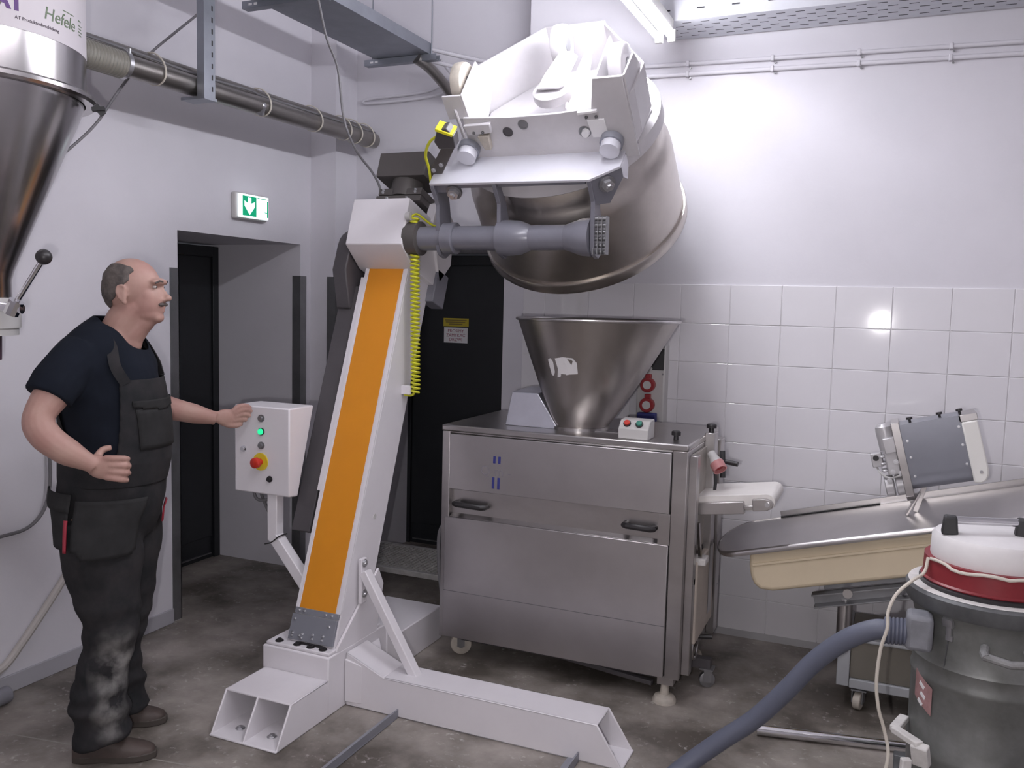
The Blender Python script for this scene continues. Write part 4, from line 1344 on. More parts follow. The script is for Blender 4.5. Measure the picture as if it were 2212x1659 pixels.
cyl_part = sl([(.376, 2.31), (.38, 2.31), (.38, 2.90), (.0, 2.95)], 'cylinder', M_SILO)
sl([(.376, 2.30), (.405, 2.298), (.414, 2.306), (.414, 2.318), (.405, 2.325), (.378, 2.322)], 'flange_ring', M_SILO)
sl([(.372, 2.30), (.37, 2.285), (.148, 1.73), (.14, 1.70), (.14, 1.64)], 'cone', M_SILO)
sl([(.0, 1.64), (.168, 1.64), (.168, 1.62), (.165, 1.60), (.165, 1.54), (.0, 1.54)], 'valve_body', M_BOXGREY)
sl([(.0, 1.54), (.158, 1.54), (.158, 1.515), (.0, 1.515)], 'outlet_ring', M_BOXGREY)
sl([(.0, 1.515), (.106, 1.515), (.104, 1.43), (.0, 1.43)], 'outlet_sleeve', mat('plum_sleeve', (0.10, 0.05, 0.08), 0.6))
# brackets that carry the silo on the wall
MB().box(XL, SX - .30, SY - .04, SY + .04, 2.62, 2.68).build('wall_bracket', M_SILO, SILO)
MB().box(XL, SX - .30, SY - .04, SY + .04, 2.38, 2.44).build('wall_bracket', M_SILO, SILO)
# lever
pv = Vector((-2.705, 1.93, 1.625))
lv = MB()
lv.cyl(Vector((-2.70, 1.96, 1.612)), Vector((-2.60, 2.0, 1.606)), .016, seg=14)
lv.cyl(Vector((-2.635, 1.985, 1.590)), Vector((-2.612, 1.99, 1.632)), .024, seg=10)
lv.build('lever_boss', M_CHROME, SILO)
lev = MB().cyl((-2.617, 1.99, 1.625), (-2.505, 2.0, 1.762), .0085, seg=12).build('lever', M_CHROME, SILO)
tag(MB().ell((-2.496, 2.0, 1.774), .025, .025, .025).build('lever_knob', M_BLACK, lev), 'black ball knob')
# clamp on the flange, near side
fa = R(40)
m = MB()
m.bar((SX + .40 * math.cos(fa), SY + .40 * math.sin(fa), 2.285), (SX + .44 * math.cos(fa), SY + .44 * math.sin(fa), 2.29), .03, .012)
m.bar((SX + .41 * math.cos(fa), SY + .41 * math.sin(fa), 2.30), (SX + .435 * math.cos(fa), SY + .435 * math.sin(fa), 2.27), .012, .02)
m.build('flange_clamp', M_RUBBER, SILO)
MB().box(-2.66, -2.655, 1.64, 1.66, 2.325, 2.345).build('flange_tab', M_DGREY, SILO)
# label band
A0, A1 = R(-130), R(60)
m = MB()
rows = []
for i in range(41):
    a = A0 + (A1 - A0) * i / 40
    rows.append([(SX + r_ * math.cos(a), SY + r_ * math.sin(a), z_) for r_, z_ in ((.3805, 2.452), (.3815, 2.452), (.3815, 2.70), (.3805, 2.70))])
m.loft(rows)
label = m.build('label_band', mat('label_film', (0.58, 0.55, 0.58), 0.55), cyl_part)


def on_silo(a0, zc):
    def fn(co):
        a = a0 + co.x / 0.382
        return Vector((SX + (0.382 + co.z) * math.cos(a), SY + (0.382 + co.z) * math.sin(a), zc + co.y))
    return fn


M_PURP = mat('purple_print', (0.09, 0.03, 0.17), 0.5)
M_GRN = mat('green_print', (0.12, 0.17, 0.10), 0.5)
M_INK = mat('dark_print', (0.10, 0.08, 0.10), 0.5)
place_text('lettering', 'AT', 0.066, None, M_PURP, label, fn=on_silo(R(-14), 2.526), bold=0.003)
place_text('lettering', 'Hefele', 0.056, None, M_GRN, label, fn=on_silo(R(13.5), 2.524), shear=0.2)
place_text('lettering', 'AT Produktenbeschickung', 0.0145, None, M_INK, label, fn=on_silo(R(0), 2.484))
def print_bar(a_deg, z_, w_, h_, mt):
    f_ = on_silo(R(a_deg), z_)
    b_ = MB()
    cs = ((-w_ / 2, -h_ / 2), (w_ / 2, -h_ / 2), (w_ / 2, h_ / 2), (-w_ / 2, h_ / 2))
    b_.hexa([f_(Vector((x_, y_, 0))) for x_, y_ in cs], [f_(Vector((x_, y_, .0006))) for x_, y_ in cs])
    b_.build('print_line', mt, label, smooth=0)


for i_, w_ in enumerate((.028, .022, .03, .024)):
    print_bar(30.5, 2.538 - i_ * .010, w_, .003, M_GRN)
print_bar(19, 2.556, .06, .003, M_GRN)
print_bar(30, 2.553, .02, .004, M_GRN)
tm = MB()
pp = [on_silo(R(-18), 2.518)(Vector(c)) for c in ((-.006, .0, .0006), (.007, .0, .0006), (.001, -.013, .0006))]
pq = [on_silo(R(-18), 2.518)(Vector(c)) for c in ((-.006, .0, .0), (.007, .0, .0), (.001, -.013, .0))]
tm.hexa(pq, pp)
tm.build('triangle_mark', M_OLIVE, label, smooth=0)

# ================================================================== pipes, trays and cables on the walls
PIPE = thing('conveying_pipe', (-2.95, 3.6, 2.6), 'dull steel conveying pipe strapped along the left wall', 'pipe')
PXX = -2.95
MB().cyl((PXX, 2.74, 2.598), (PXX, 4.64, 2.625), .046, seg=24).build('steel_pipe', M_PIPE, PIPE)
MB().cyl((PXX - .055, 2.5, 2.662), (PXX - .055, 4.66, 2.685), .03, seg=18).build('upper_tube', M_PIPE, PIPE)
m = MB()
for i in range(22):
    y_ = 2.38 + i * 0.0165
    m.rings([((PXX, y_, 2.594), .052), ((PXX, y_ + .005, 2.594), .056), ((PXX, y_ + .011, 2.594), .056), ((PXX, y_ + .016, 2.594), .052)], 22)
m.build('ribbed_hose', M_RIBHOSE, PIPE)
MB().rings([((PXX, 2.735, 2.598), .06), ((PXX, 2.755, 2.598), .06)], 24).build('hose_clip', M_BOLT, PIPE)
MB().cyl((PXX + .03, 2.745, 2.55), (PXX + .045, 2.745, 2.655), .006, seg=8).build('clip_screw', M_BOLT, PIPE)
for y_ in (2.93, 3.62, 4.05, 4.33, 4.44, 4.57):
    ring = []
    for i in range(25):
        a = 2 * math.pi * i / 24
        cx_, cz_ = PXX - .022, 2.635 + (y_ - 3.6) * .013
        ring.append((cx_ + .072 * math.cos(a) - .022 * math.sin(a), y_, cz_ + .070 * math.sin(a)))
    MB().tube(ring, .004, seg=6).build('strap', M_CORD, PIPE)
MB().rings([((PXX + .02, 3.58, 2.605), .049), ((PXX + .05, 3.58, 2.605), .008)], 10).build('pipe_plug', M_BOLT, PIPE)
MB().tube(spline([(PXX + .01, 2.5, 2.66), (PXX, 2.8, 2.662), (PXX + .01, 3.2, 2.655), (PXX + .015, 3.5, 2.665), (PXX - .005, 3.62, 2.665), (PXX + .02, 3.9, 2.66), (PXX + .02, 4.3, 2.665), (PXX + .02, 4.62, 2.668)], 8), .006, seg=8).build('pipe_cable', M_CABLE, PIPE)
# slotted hanger
HNG = thing('slotted_hanger', (-2.88, 3.2, 2.58), 'galvanised slotted channel hanging down in front of the pipe', 'channel')
m = MB()
m.box(-2.865, -2.86, 3.115, 3.185, 2.545, CEILZ)
m.box(-2.90, -2.865, 3.18, 3.185, 2.545, CEILZ)
m.box(-2.90, -2.865, 3.115, 3.12, 2.545, CEILZ)
m.build('channel', M_GALV, HNG, smooth=0)
for i in range(16):
    z_ = 2.575 + i * .05
    MB().box(-2.8605, -2.859, 3.162, 3.170, z_, z_ + .022).build('slot', M_BLACK, HNG, smooth=0)
MB().box(-2.99, -2.855, 3.11, 3.19, 2.535, 2.547).build('foot_plate', M_GALV, HNG)


def cable_tray(name, label, x0, x1, y0, y1, z, h=0.06, along='y', mt=None):
    T_ = thing(name, ((x0 + x1) / 2, (y0 + y1) / 2, z), label, 'cable tray')
    m_ = MB()
    m_.box(x0, x1, y0, y1, z, z + .002)
    if along == 'y':
        m_.box(x0, x0 + .002, y0, y1, z + .002, z + h)
        m_.box(x1 - .002, x1, y0, y1, z + .002, z + h)
    else:
        m_.box(x0, x1, y0, y0 + .002, z + .002, z + h)
        m_.box(x0, x1, y1 - .002, y1, z + .002, z + h)
    m_.build('tray', mt or M_GALV, T_, smooth=0)
    return T_


TR1 = cable_tray('cable_tray', 'solid galvanised cable tray hanging above the leaning column', -2.775, -2.425, 1.2, 4.40, 3.02)
for y_ in (3.36, 4.385):
    m = MB()
    m.box(-2.84, -2.38, y_ - .02, y_ + .02, 2.985, 2.988)
    m.box(-2.84, -2.38, y_ - .022, y_ - .019, 2.985, 3.018)
    m.box(-2.84, -2.38, y_ + .019, y_ + .022, 2.985, 3.018)
    m.build('cross_channel', M_GALV, TR1, smooth=0)
    for xx in (-2.80, -2.77):
        MB().box(xx, xx + .018, y_ - .0235, y_ - .0215, 2.996, 3.006).build('slot', M_PAPER, TR1, smooth=0)
    for xx in (-2.42, -2.80):
        MB().cyl((xx, y_, 2.985), (xx, y_, CEILZ), .004, seg=8).build('threaded_rod', M_GALV, TR1)
# two conduits leaving the tray and black bundle bending to the wall
TR2 = cable_tray('cable_tray', 'perforated cable tray running along the top of the tiled wall', -1.13, 2.4, 4.19, 4.485, 3.0, h=.10, along='x', mt=mat('lamplit_galvanised_sheet', (0.62, 0.63, 0.67), 0.42, 0.5, var=0.08, vscale=8))  # paler than the other tray: the lamp's glow is put into its colour
M_SLOT = mat('slot_shadow_gap', (0.03, 0.03, 0.035), 0.8)
slot_me = None
for r_i, yy in enumerate((4.235, 4.285, 4.335, 4.385, 4.435)):
    for i in range(24):
        x_ = -1.06 + i * .085 + (0.042 if r_i % 2 else 0)
        if slot_me is None:
            slot_me = MB().box(-.02, .02, -.0035, .0035, -.0006, .0).build('slot', M_SLOT, TR2, smooth=0)
            slot_me.location = Vector((x_, yy, 3.0)) - Vector(ORG[TR2.name])
            for v_ in slot_me.data.vertices:
                v_.co += Vector(ORG[TR2.name])
        else:
            inst(slot_me, 'slot', TR2, (x_, yy, 3.0))
for i in range(14):
    x_ = -1.08 + i * .16
    MB().box(x_, x_ + .035, 4.1888, 4.1905, 3.045, 3.052).build('side_slot', M_SLOT, TR2, smooth=0)

# cables
tag(MB().tube(spline([(-3.06, 3.47, 3.23), (-3.06, 3.395, 3.067), (-3.06, 3.005, 2.719), (-3.06, 2.838, 2.531), (-3.06, 2.704, 2.353), (-3.06, 2.525, 2.189), (-3.06, 2.3, 2.0)], 8), .006, seg=8).build('hanging_cable', M_CABLE), 'grey cable slanting down behind the pipe to the silo', 'cable')
tag(MB().tube(spline([(-2.32, 3.17, 3.02), (-2.3, 3.18, 2.916), (-2.3, 3.238, 2.781), (-2.3, 3.325, 2.667), (-2.3, 3.375, 2.46), (-2.28, 3.45, 2.334), (-2.25, 3.54, 2.246), (-2.22, 3.56, 2.16), (-2.2, 3.53, 2.0)], 8), .0055, seg=8).build('supply_cable', M_CABLE), 'grey cable hanging down to the head of the leaning column', 'cable')
tag(MB().tube(spline([(-3.275, 2.56, 1.30), (-3.275, 2.61, 1.15), (-3.272, 2.623, 1.018), (-3.27, 2.625, .858), (-3.27, 2.593, .743), (-3.27, 2.515, .681), (-3.27, 2.39, .671), (-3.27, 2.15, .67)], 8), .0075, seg=8).build('wall_cable', M_CABLE), 'dark cable curving down the left wall behind the man', 'cable')
tag(MB().tube(spline([(-3.270, 2.86, .60), (-3.270, 2.80, .55), (-3.270, 2.71, .446), (-3.270, 2.615, .34), (-3.270, 2.48, .203), (-3.270, 2.375, .12), (-3.268, 2.2, .10)], 8), .017, seg=10).build('air_hose', mat('beige_hose', (0.47, 0.44, 0.42), 0.55)), 'beige hose leaning against the left wall behind the man', 'hose')
tag(MB().rings([((-3.21, 2.36, .036), .034), ((-3.20, 2.0, .036), .034)], 18).build('grey_drain_pipe', mat('grey_pvc', (0.22, 0.22, 0.25), 0.5)), 'short grey pipe end lying at the foot of the left wall', 'pipe')

# twin conduit on the tiled wall
for k, z_ in enumerate((2.885, 2.835)):
    cnd = thing('wall_conduit', (-0.3, YT - .012, z_), ('upper' if k == 0 else 'lower') + ' white conduit clipped along the wall above the tiles', 'conduit', 'twin conduits on the tiled wall')
    MB().cyl((-1.87, YT - .014, z_ + .012), (2.3, YT - .014, z_ - .062), .0105, seg=12).build('tube', M_WALL, cnd)
    for x_ in (-1.6, -1.02, -0.61, -0.22, 0.165, 0.56):
        zc_ = z_ + .012 - (x_ + 1.87) * .0177
        MB().box(x_ - .008, x_ + .008, YT - .028, YT - .001, zc_ - .014, zc_ + .014).build('clip', M_WALL, cnd, bevel=.003)
        MB().cyl((x_ + .012, YT - .01, zc_ - .02), (x_ + .012, YT - .004, zc_ - .02), .005, seg=8).build('clip_screw', M_ANGLE, cnd)
# conduit loop on the rear wall
lp = thing('looped_conduit', (-2.8, YB - .02, 2.9), 'white painted conduit loop on the rear wall above the motor', 'conduit')
k_ = 4.68 / 5.2
zz = lambda z: 1.66 + (z - 1.66) * k_
MB().tube(spline([(-2.52, 4.55, zz(3.16)), (-2.50, YB - .02, zz(3.10)), (-2.56, YB - .02, zz(3.05)), (-2.70, YB - .02, zz(3.03)), (-3.0, YB - .02, zz(3.02)), (-3.05, YB - .02, zz(3.005)), (-3.0, YB - .02, zz(2.99)), (-2.7, YB - .02, zz(2.995)), (-2.5, YB - .02, zz(3.02)), (-2.42, YB - .03, zz(3.08)), (-2.43, 4.5, zz(3.18))], 6), .008, seg=8).build('tube', M_WALL, lp)
m = MB()
m.tube(spline([(-2.50, 4.36, 3.0), (-2.47, 4.45, 2.97), (-2.44, 4.56, 2.91), (-2.42, 4.64, 2.85)], 6), .03, seg=12)
m.build('cable_bundle', M_PIPE, lp)
for k, (zoff) in enumerate((0.0, -.06)):
    tag(MB().cyl((-2.43, 4.40 + k * .02, 3.05 + zoff), (-1.87, 4.46, 2.90 + zoff), .011, seg=10).build('ceiling_conduit', M_WALL), ('upper' if k == 0 else 'lower') + ' white conduit running from the tray end behind the bowl trolley', 'conduit')

# ================================================================== exit sign
EXS = thing('exit_sign', (-3.27, 3.90, 2.15), 'lit green exit sign with an arrow above the left door opening', 'sign')
MB().box(XL, -3.255, 3.775, 4.035, 2.085, 2.225).build('sign_back', M_BOXGREY, EXS, bevel=.008)
M_SIGNW = mat('lit_sign_white', (0.9, 0.95, 1.0), 0.4, emis=(0.85, 0.95, 1.0), estr=1.1)
M_SIGNG = mat('lit_sign_green', (0.0, 0.25, 0.12), 0.4, emis=(0.0, 0.30, 0.14), estr=0.7)
MB().box(-3.255, -3.235, 3.79, 4.02, 2.093, 2.217).build('sign_glass', M_SIGNW, EXS, bevel=.004)
MB().box(-3.235, -3.2335, 3.805, 3.915, 2.102, 2.207).build('green_field', M_SIGNG, EXS, smooth=0)
def exs(poly, x0, x1, nm, mt):
    return MB().prism(poly, 'x', x0, x1).build(nm, mt, EXS, smooth=0)


exs([(3.848, 2.200), (3.872, 2.200), (3.872, 2.168), (3.902, 2.180), (3.902, 2.155), (3.86, 2.108), (3.818, 2.155), (3.818, 2.180), (3.848, 2.168)], -3.2335, -3.2325, 'arrow', M_SIGNW)
exs([(4.005, 2.195), (4.014, 2.195), (4.014, 2.105), (4.005, 2.105)], -3.235, -3.2335, 'green_edge', M_SIGNG)
exs([(3.925, 2.207), (4.014, 2.205), (4.014, 2.201), (3.925, 2.203)], -3.235, -3.2335, 'green_edge', M_SIGNG)
exs([(3.985, 2.134), (4.005, 2.134), (4.005, 2.130), (3.985, 2.130)], -3.235, -3.2335, 'green_edge', M_SIGNG)

# ================================================================== socket box on the tiles
SOC = thing('socket_box', (-1.11, 4.49, 1.28), 'wall socket panel with two red sockets behind the hopper', 'socket panel')
YS = YT - .006
MB().box(-1.20, -1.055, YS - .09, YS, 1.06, 1.475).build('enclosure', M_BOXGREY, SOC, bevel=.008)
MB().box(-1.195, -1.06, YS - .096, YS - .088, 1.345, 1.455).build('window_flap', M_RUBBER, SOC, bevel=.003)
MB().box(-1.195, -1.06, YS - .094, YS - .088, 1.335, 1.343).build('flap_edge', M_BOXGREY, SOC)
for z_ in (1.268, 1.165):
    s_ = MB().rings([((-1.135, YS - .088, z_), .036), ((-1.135, YS - .125, z_), .038), ((-1.135, YS - .13, z_), .034)], 24).build('socket', M_SOCKR, SOC)
    MB().rings([((-1.135, YS - .128, z_), .022), ((-1.135, YS - .133, z_), .021)], 20).build('socket_lid', M_BOXGREY, s_)
    MB().box(-1.15, -1.12, YS - .115, YS - .09, z_ + .034, z_ + .055).build('socket_hinge', M_SOCKR, s_, bevel=.003)
MB().box(-1.185, -1.085, YS - .125, YS - .088, 1.078, 1.125).build('blue_socket', M_BLUE, SOC, bevel=.006)
for x_, z_ in ((-1.19, 1.33), (-1.065, 1.325), (-1.065, 1.465), (-1.065, 1.075)):
    MB().cyl((x_, YS - .092, z_), (x_, YS - .088, z_), .005, seg=8).build('screw', M_ANGLE, SOC)
MB().cyl((-1.127, YS - .1, 1.352), (-1.127, YS - .094, 1.352), .009, seg=12).build('flap_latch', M_BOXGREY, SOC)

# ================================================================== stickers on the dark door, grating in front of it
YD = 5.24 - .0085
ST1 = MB().box(-2.762, -2.575, YD - .001, YD, 1.505, 1.56).build('warning_sticker', mat('yellow_sticker', (0.50, 0.40, 0.03), 0.5))
tag(ST1, 'small yellow sticker with dark print on the dark door', 'sticker')
for i, (x0_, x1_) in enumerate(((-2.75, -2.59), (-2.745, -2.60), (-2.72, -2.62))):
    MB().box(x0_, x1_, YD - .0014, YD - .0009, 1.543 - i * .013, 1.550 - i * .013).build('print_line', mat('brown_print', (0.20, 0.15, 0.04), 0.5), ST1, smooth=0)
ST2 = MB().box(-2.757, -2.582, YD - .001, YD, 1.397, 1.498).build('notice_sticker', M_PAPER)
tag(ST2, 'white notice with three lines of red print on the dark door', 'sticker')
for i, s_ in enumerate(('PROSIMY', 'ZAMYKAĆ', 'DRZWI')):
    place_text('lettering', s_, .030, frame((-2.669, YD - .0012, 1.475 - i * .029), (1, 0, 0), (0, 0, 1), (0, -1, 0)), mat('red_print', (0.30, 0.05, 0.10), 0.5), ST2, extrude=.0002)
M_GRATE = mat('bright_galvanised_bar', (0.55, 0.54, 0.52), 0.5, 0.4, var=0.25, vscale=20)
GR = thing('grating_step', (-2.5, 4.4, 0.0), 'low steel grating step in front of the dark door', 'step')
gx0, gx1, gy0, gy1, gz = -2.88, -2.12, 4.16, 4.62, .175
m = MB()
m.box(gx0, gx1, gy0, gy0 + .03, gz - .03, gz)
m.box(gx0, gx1, gy1 - .03, gy1, gz - .03, gz)
m.box(gx0, gx0 + .03, gy0 + .03, gy1 - .03, gz - .03, gz)
m.box(gx1 - .03, gx1, gy0 + .03, gy1 - .03, gz - .03, gz)
m.build('step_frame', M_GRATE, GR, bevel=.002)
for sx in (gx0 + .02, gx1 - .02):
    for sy in (gy0 + .02, gy1 - .02):
        MB().box(sx - .015, sx + .015, sy - .015, sy + .015, 0, gz - .03).build('leg', M_ANGLE, GR)
for i in range(14):
    y_ = gy0 + .045 + i * .0285
    MB().box(gx0 + .03, gx1 - .03, y_, y_ + .004, gz - .025, gz).build('bearing_bar', M_GRATE, GR, smooth=0)
for i in range(26):
    x_ = gx0 + .045 + i * .0268
    MB().box(x_, x_ + .004, gy0 + .03, gy1 - .03, gz - .006, gz + .001).build('cross_bar', M_GRATE, GR, smooth=0)

# ================================================================== the man at the control panel
MO = Vector((-2.47, 2.33, 0.0))
MF = frame(MO, (math.cos(YAW), math.sin(YAW), 0), (-math.sin(YAW), math.cos(YAW), 0), (0, 0, 1))   # p forward, q to his left, z up
MAN = thing('person', tuple(MO), 'person in dark shirt and grey bib overalls with a hand on the control panel', 'person')
M_SKIN = mat('skin', (0.42, 0.265, 0.22), 0.55, var=0.12, vscale=9, dark=(0.37, 0.205, 0.175))
M_HAIR = mat('grey_brown_hair', (0.13, 0.11, 0.10), 0.75, var=0.35, vscale=30, dark=(0.06, 0.052, 0.05), bump=0.3, bscale=150)
M_SHIRT = mat('navy_cotton', (0.009, 0.012, 0.020), 0.95, spec=0.2, var=0.25, vscale=6, bump=0.25, bscale=12)


def overall_material():
    m_ = mat('dark_grey_workwear', (0.034, 0.032, 0.034), 0.95, spec=0.2, var=0.35, vscale=8, dark=(0.017, 0.018, 0.020), bump=0.3, bscale=14)
    return m_


M_OVER = overall_material()


def flour_stain(m_, c, rad):
    """pale flour worked into the cloth round a point"""
    nt = m_.node_tree
    b = nt.nodes['Principled BSDF']
    src = b.inputs['Base Color'].links[0].from_socket
    tc = nt.nodes.new('ShaderNodeTexCoord')
    d = nt.nodes.new('ShaderNodeVectorMath')
    d.operation = 'SUBTRACT'
    d.inputs[1].default_value = c
    nt.links.new(tc.outputs['Object'], d.inputs[0])
    sc = nt.nodes.new('ShaderNodeVectorMath')
    sc.operation = 'MULTIPLY'
    sc.inputs[1].default_value = (1 / rad[0], 1 / rad[1], 1 / rad[2])
    nt.links.new(d.outputs[0], sc.inputs[0])
    ln = nt.nodes.new('ShaderNodeVectorMath')
    ln.operation = 'LENGTH'
    nt.links.new(sc.outputs[0], ln.inputs[0])
    mr = nt.nodes.new('ShaderNodeMapRange')
    mr.inputs['From Min'].default_value = 1.0
    mr.inputs['From Max'].default_value = 0.15
    nt.links.new(ln.outputs['Value'], mr.inputs['Value'])
    n = nt.nodes.new('ShaderNodeTexNoise')
    n.inputs['Scale'].default_value = 14
    n.inputs['Detail'].default_value = 6
    nt.links.new(tc.outputs['Object'], n.inputs['Vector'])
    rp = nt.nodes.new('ShaderNodeMapRange')
    rp.inputs['From Min'].default_value = 0.38
    rp.inputs['From Max'].default_value = 0.68
    nt.links.new(n.outputs['Fac'], rp.inputs['Value'])
    mu = nt.nodes.new('ShaderNodeMath')
    mu.operation = 'MULTIPLY'
    nt.links.new(mr.outputs[0], mu.inputs[0])
    nt.links.new(rp.outputs[0], mu.inputs[1])
    mx = nt.nodes.new('ShaderNodeMixRGB')
    mx.inputs['Color2'].default_value = (0.30, 0.29, 0.28, 1)
    nt.links.new(mu.outputs[0], mx.inputs['Fac'])
    nt.links.new(src, mx.inputs['Color1'])
    nt.links.new(mx.outputs[0], b.inputs['Base Color'])


flour_stain(M_OVER, MF.to_3x3() @ Vector((.0, -.17, .36)), (.10, .12, .17))
flour_stain(M_OVER, MF.to_3x3() @ Vector((-.01, -.19, .19)), (.07, .10, .10))

M_OVERD = mat('pocket_cloth', (0.030, 0.030, 0.031), 0.95, spec=0.2, var=0.3, vscale=12, bump=0.3, bscale=16)
M_SHOE = mat('brown_leather', (0.075, 0.055, 0.048), 0.6, var=0.3, vscale=12)
M_SOLE = mat('brown_sole', (0.06, 0.05, 0.043), 0.7)
M_TRIM = mat('red_trim', (0.30, 0.02, 0.04), 0.6)


def ering(p, q, z, hp, hq, n=28, sq=1.0, tilt=0.0):
    """elliptic ring, squarer when sq<1"""
    out = []
    for i in range(n):
        a = 2 * math.pi * i / n
        c, s = math.cos(a), math.sin(a)
        c = math.copysign(abs(c) ** sq, c)
        s = math.copysign(abs(s) ** sq, s)
        out.append((p + hp * c, q + hq * s, z + tilt * c * hp))
    return out


def limb(mb, pts, rad, n=6):
    P = spline(pts, n)
    rr = []
    for i in range(len(rad) - 1):
        for k in range(n):
            t_ = k / n
            t_ = t_ * t_ * (3 - 2 * t_)
            rr.append(rad[i] * (1 - t_) + rad[i + 1] * t_)
    rr.append(rad[-1])
    mb.tube(P, 0, seg=16, rad=rr)


def mesh_part(name, me, mtl, parent=MAN, smooth=60):
    org = Vector(ORG[parent.name])
    for v_ in me.vertices:
        v_.co -= org
    return link(name, me, mtl, parent, smooth=smooth)


# ---- body: head, neck, arms, hands, torso and legs as one skin
B_ = MB(MF)
hr = Matrix.Rotation(R(-6), 3, 'Y')
B_.ell((-.002, 0, 1.695), .098, .076, .094, 32)                    # cranium
B_.ell((-.022, 0, 1.675), .078, .073, .080, 28)
B_.ell((.050, 0, 1.640), .062, .058, .076, 28)                     # face
B_.ell((.052, 0, 1.598), .054, .048, .036, 24)                     # jaw
B_.ell((.022, 0, 1.618), .056, .060, .046, 20)
B_.ell((.086, 0, 1.583), .024, .028, .020, 20)                     # chin
B_.ell((.092, 0, 1.708), .026, .050, .014, 20)                     # brow
B_.ell((.060, -.036, 1.655), .034, .021, .034, 16)                 # cheeks
B_.ell((.060, .036, 1.655), .034, .021, .034, 16)
B_.loft([[(.098, -.007, 1.693), (.112, 0, 1.693), (.098, .007, 1.693)], [(.098, -.011, 1.672), (.127, 0, 1.668), (.098, .011, 1.672)],
         [(.094, -.017, 1.650), (.136, 0, 1.652), (.094, .017, 1.650)], [(.092, -.015, 1.640), (.118, 0, 1.638), (.092, .015, 1.640)]])
B_.ell((.126, 0, 1.652), .0135, .013, .012, 14)
B_.ell((.112, -.012, 1.645), .011, .007, .007, 10)
B_.ell((.112, .012, 1.645), .011, .007, .007, 10)
B_.ell((.100, 0, 1.619), .016, .022, .007, 14)                     # lips
B_.ell((.098, 0, 1.606), .015, .020, .007, 14)
for s in (-1, 1):                                                  # ears
    B_.ell((-.002, s * .079, 1.664), .017, .008, .030, 14, rot=Matrix.Rotation(R(-12), 3, 'Y'))
    B_.ell((.006, s * .077, 1.636), .010, .007, .012, 10)
limb(B_, [(.010, 0, 1.62), (-.03, 0, 1.56), (-.055, 0, 1.50), (-.075, 0, 1.44)], [.062, .066, .072, .085])
limb(B_, [(.080, 0, 1.588), (.040, 0, 1.572), (-.005, 0, 1.53), (-.03, 0, 1.49)], [.026, .040, .050, .058])
for s in (-1, 1):
    B_.tube(spline([(.010, s * .080, 1.672), (.006, s * .085, 1.690), (-.010, s * .088, 1.692), (-.018, s * .088, 1.672), (-.010, s * .085, 1.648), (.004, s * .081, 1.634)], 5), .0042, seg=8)
# torso and legs (under the clothes)
B_.loft([ering(*r) for r in ((-.06, 0, 1.53, .06, .09), (-.095, 0, 1.47, .10, .165), (-.095, 0, 1.38, .135, .175), (-.07, 0, 1.25, .15, .16), (-.065, 0, 1.12, .15, .155), (-.08, 0, 1.0, .15, .155), (-.085, 0, .85, .13, .15))])
for q, dp in ((-.085, 0.0), (.10, -.03)):
    limb(B_, [(-.085, q, .90), (-.075 + dp * .5, q, .68), (-.07 + dp, q * 1.05, .48), (-.11 + dp, q * 1.15, .27), (-.11 + dp, q * 1.25, .08)], [.11, .09, .065, .06, .05])
# near arm, hand on the hip
limb(B_, [(-.115, -.155, 1.445), (-.15, -.23, 1.355), (-.184, -.288, 1.262), (-.166, -.296, 1.205), (-.11, -.277, 1.150), (-.028, -.240, 1.093)], [.066, .060, .049, .050, .046, .028], 8)
B_.ell((-.01, -.236, 1.088), .056, .020, .040, 20, rot=Matrix.Rotation(R(12), 3, 'Y'))
for i, (z0, z1, ln) in enumerate(((1.118, 1.122, .066), (1.098, 1.098, .074), (1.077, 1.074, .070), (1.057, 1.050, .056))):
    limb(B_, [(.005, -.238, z0), (.034, -.243, (z0 + z1) / 2), (.034 + ln * .45, -.232, z1 - .003), (.034 + ln * .5, -.203, z1 - .010)], [.0125, .0115, .0105, .009], 4)
limb(B_, [(-.03, -.225, 1.115), (-.02, -.205, 1.14), (.005, -.190, 1.148)], [.014, .012, .010], 4)
# far arm reaching to the panel
limb(B_, [(-.10, .155, 1.43), (-.10, .26, 1.33), (-.082, .365, 1.232)], [.064, .056, .046])
limb(B_, [(-.085, .358, 1.24), (-.055, .40, 1.216), (.03, .462, 1.185), (.115, .515, 1.158)], [.046, .049, .042, .029])
hb = Matrix.Rotation(R(35), 3, 'Z')
B_.ell((.150, .540, 1.160), .048, .017, .036, 18, rot=hb)
fing = [[(.175, .552, 1.182), (.196, .567, 1.203), (.222, .590, 1.205), (.238, .604, 1.192)],
        [(.180, .556, 1.172), (.205, .573, 1.188), (.228, .594, 1.188), (.241, .606, 1.176)],
        [(.180, .558, 1.160), (.204, .576, 1.168), (.224, .594, 1.166), (.235, .604, 1.156)],
        [(.176, .558, 1.146), (.196, .574, 1.148), (.212, .588, 1.146), (.221, .597, 1.138)]]
for fg in fing:
    limb(B_, fg, [.0115, .0108, .0098, .0082], 4)
limb(B_, [(.135, .535, 1.140), (.160, .548, 1.126), (.188, .572, 1.122), (.205, .590, 1.128)], [.014, .0125, .011, .009], 4)
body_me = remesh(B_, 0.0046, 3, 'body')
mesh_part('body', body_me, M_SKIN)

def smooth_edges(bm_, n=12):
    bv = [v_ for v_ in bm_.verts if v_.is_boundary]
    nb = {v_: [e_.other_vert(v_) for e_ in v_.link_edges if e_.is_boundary] for v_ in bv}
    for _ in range(n):
        new = {v_: (sum((w_.co for w_ in nb[v_]), Vector()) / len(nb[v_])) * .5 + v_.co * .5 for v_ in bv if nb[v_]}
        for v_, c_ in new.items():
            v_.co = c_


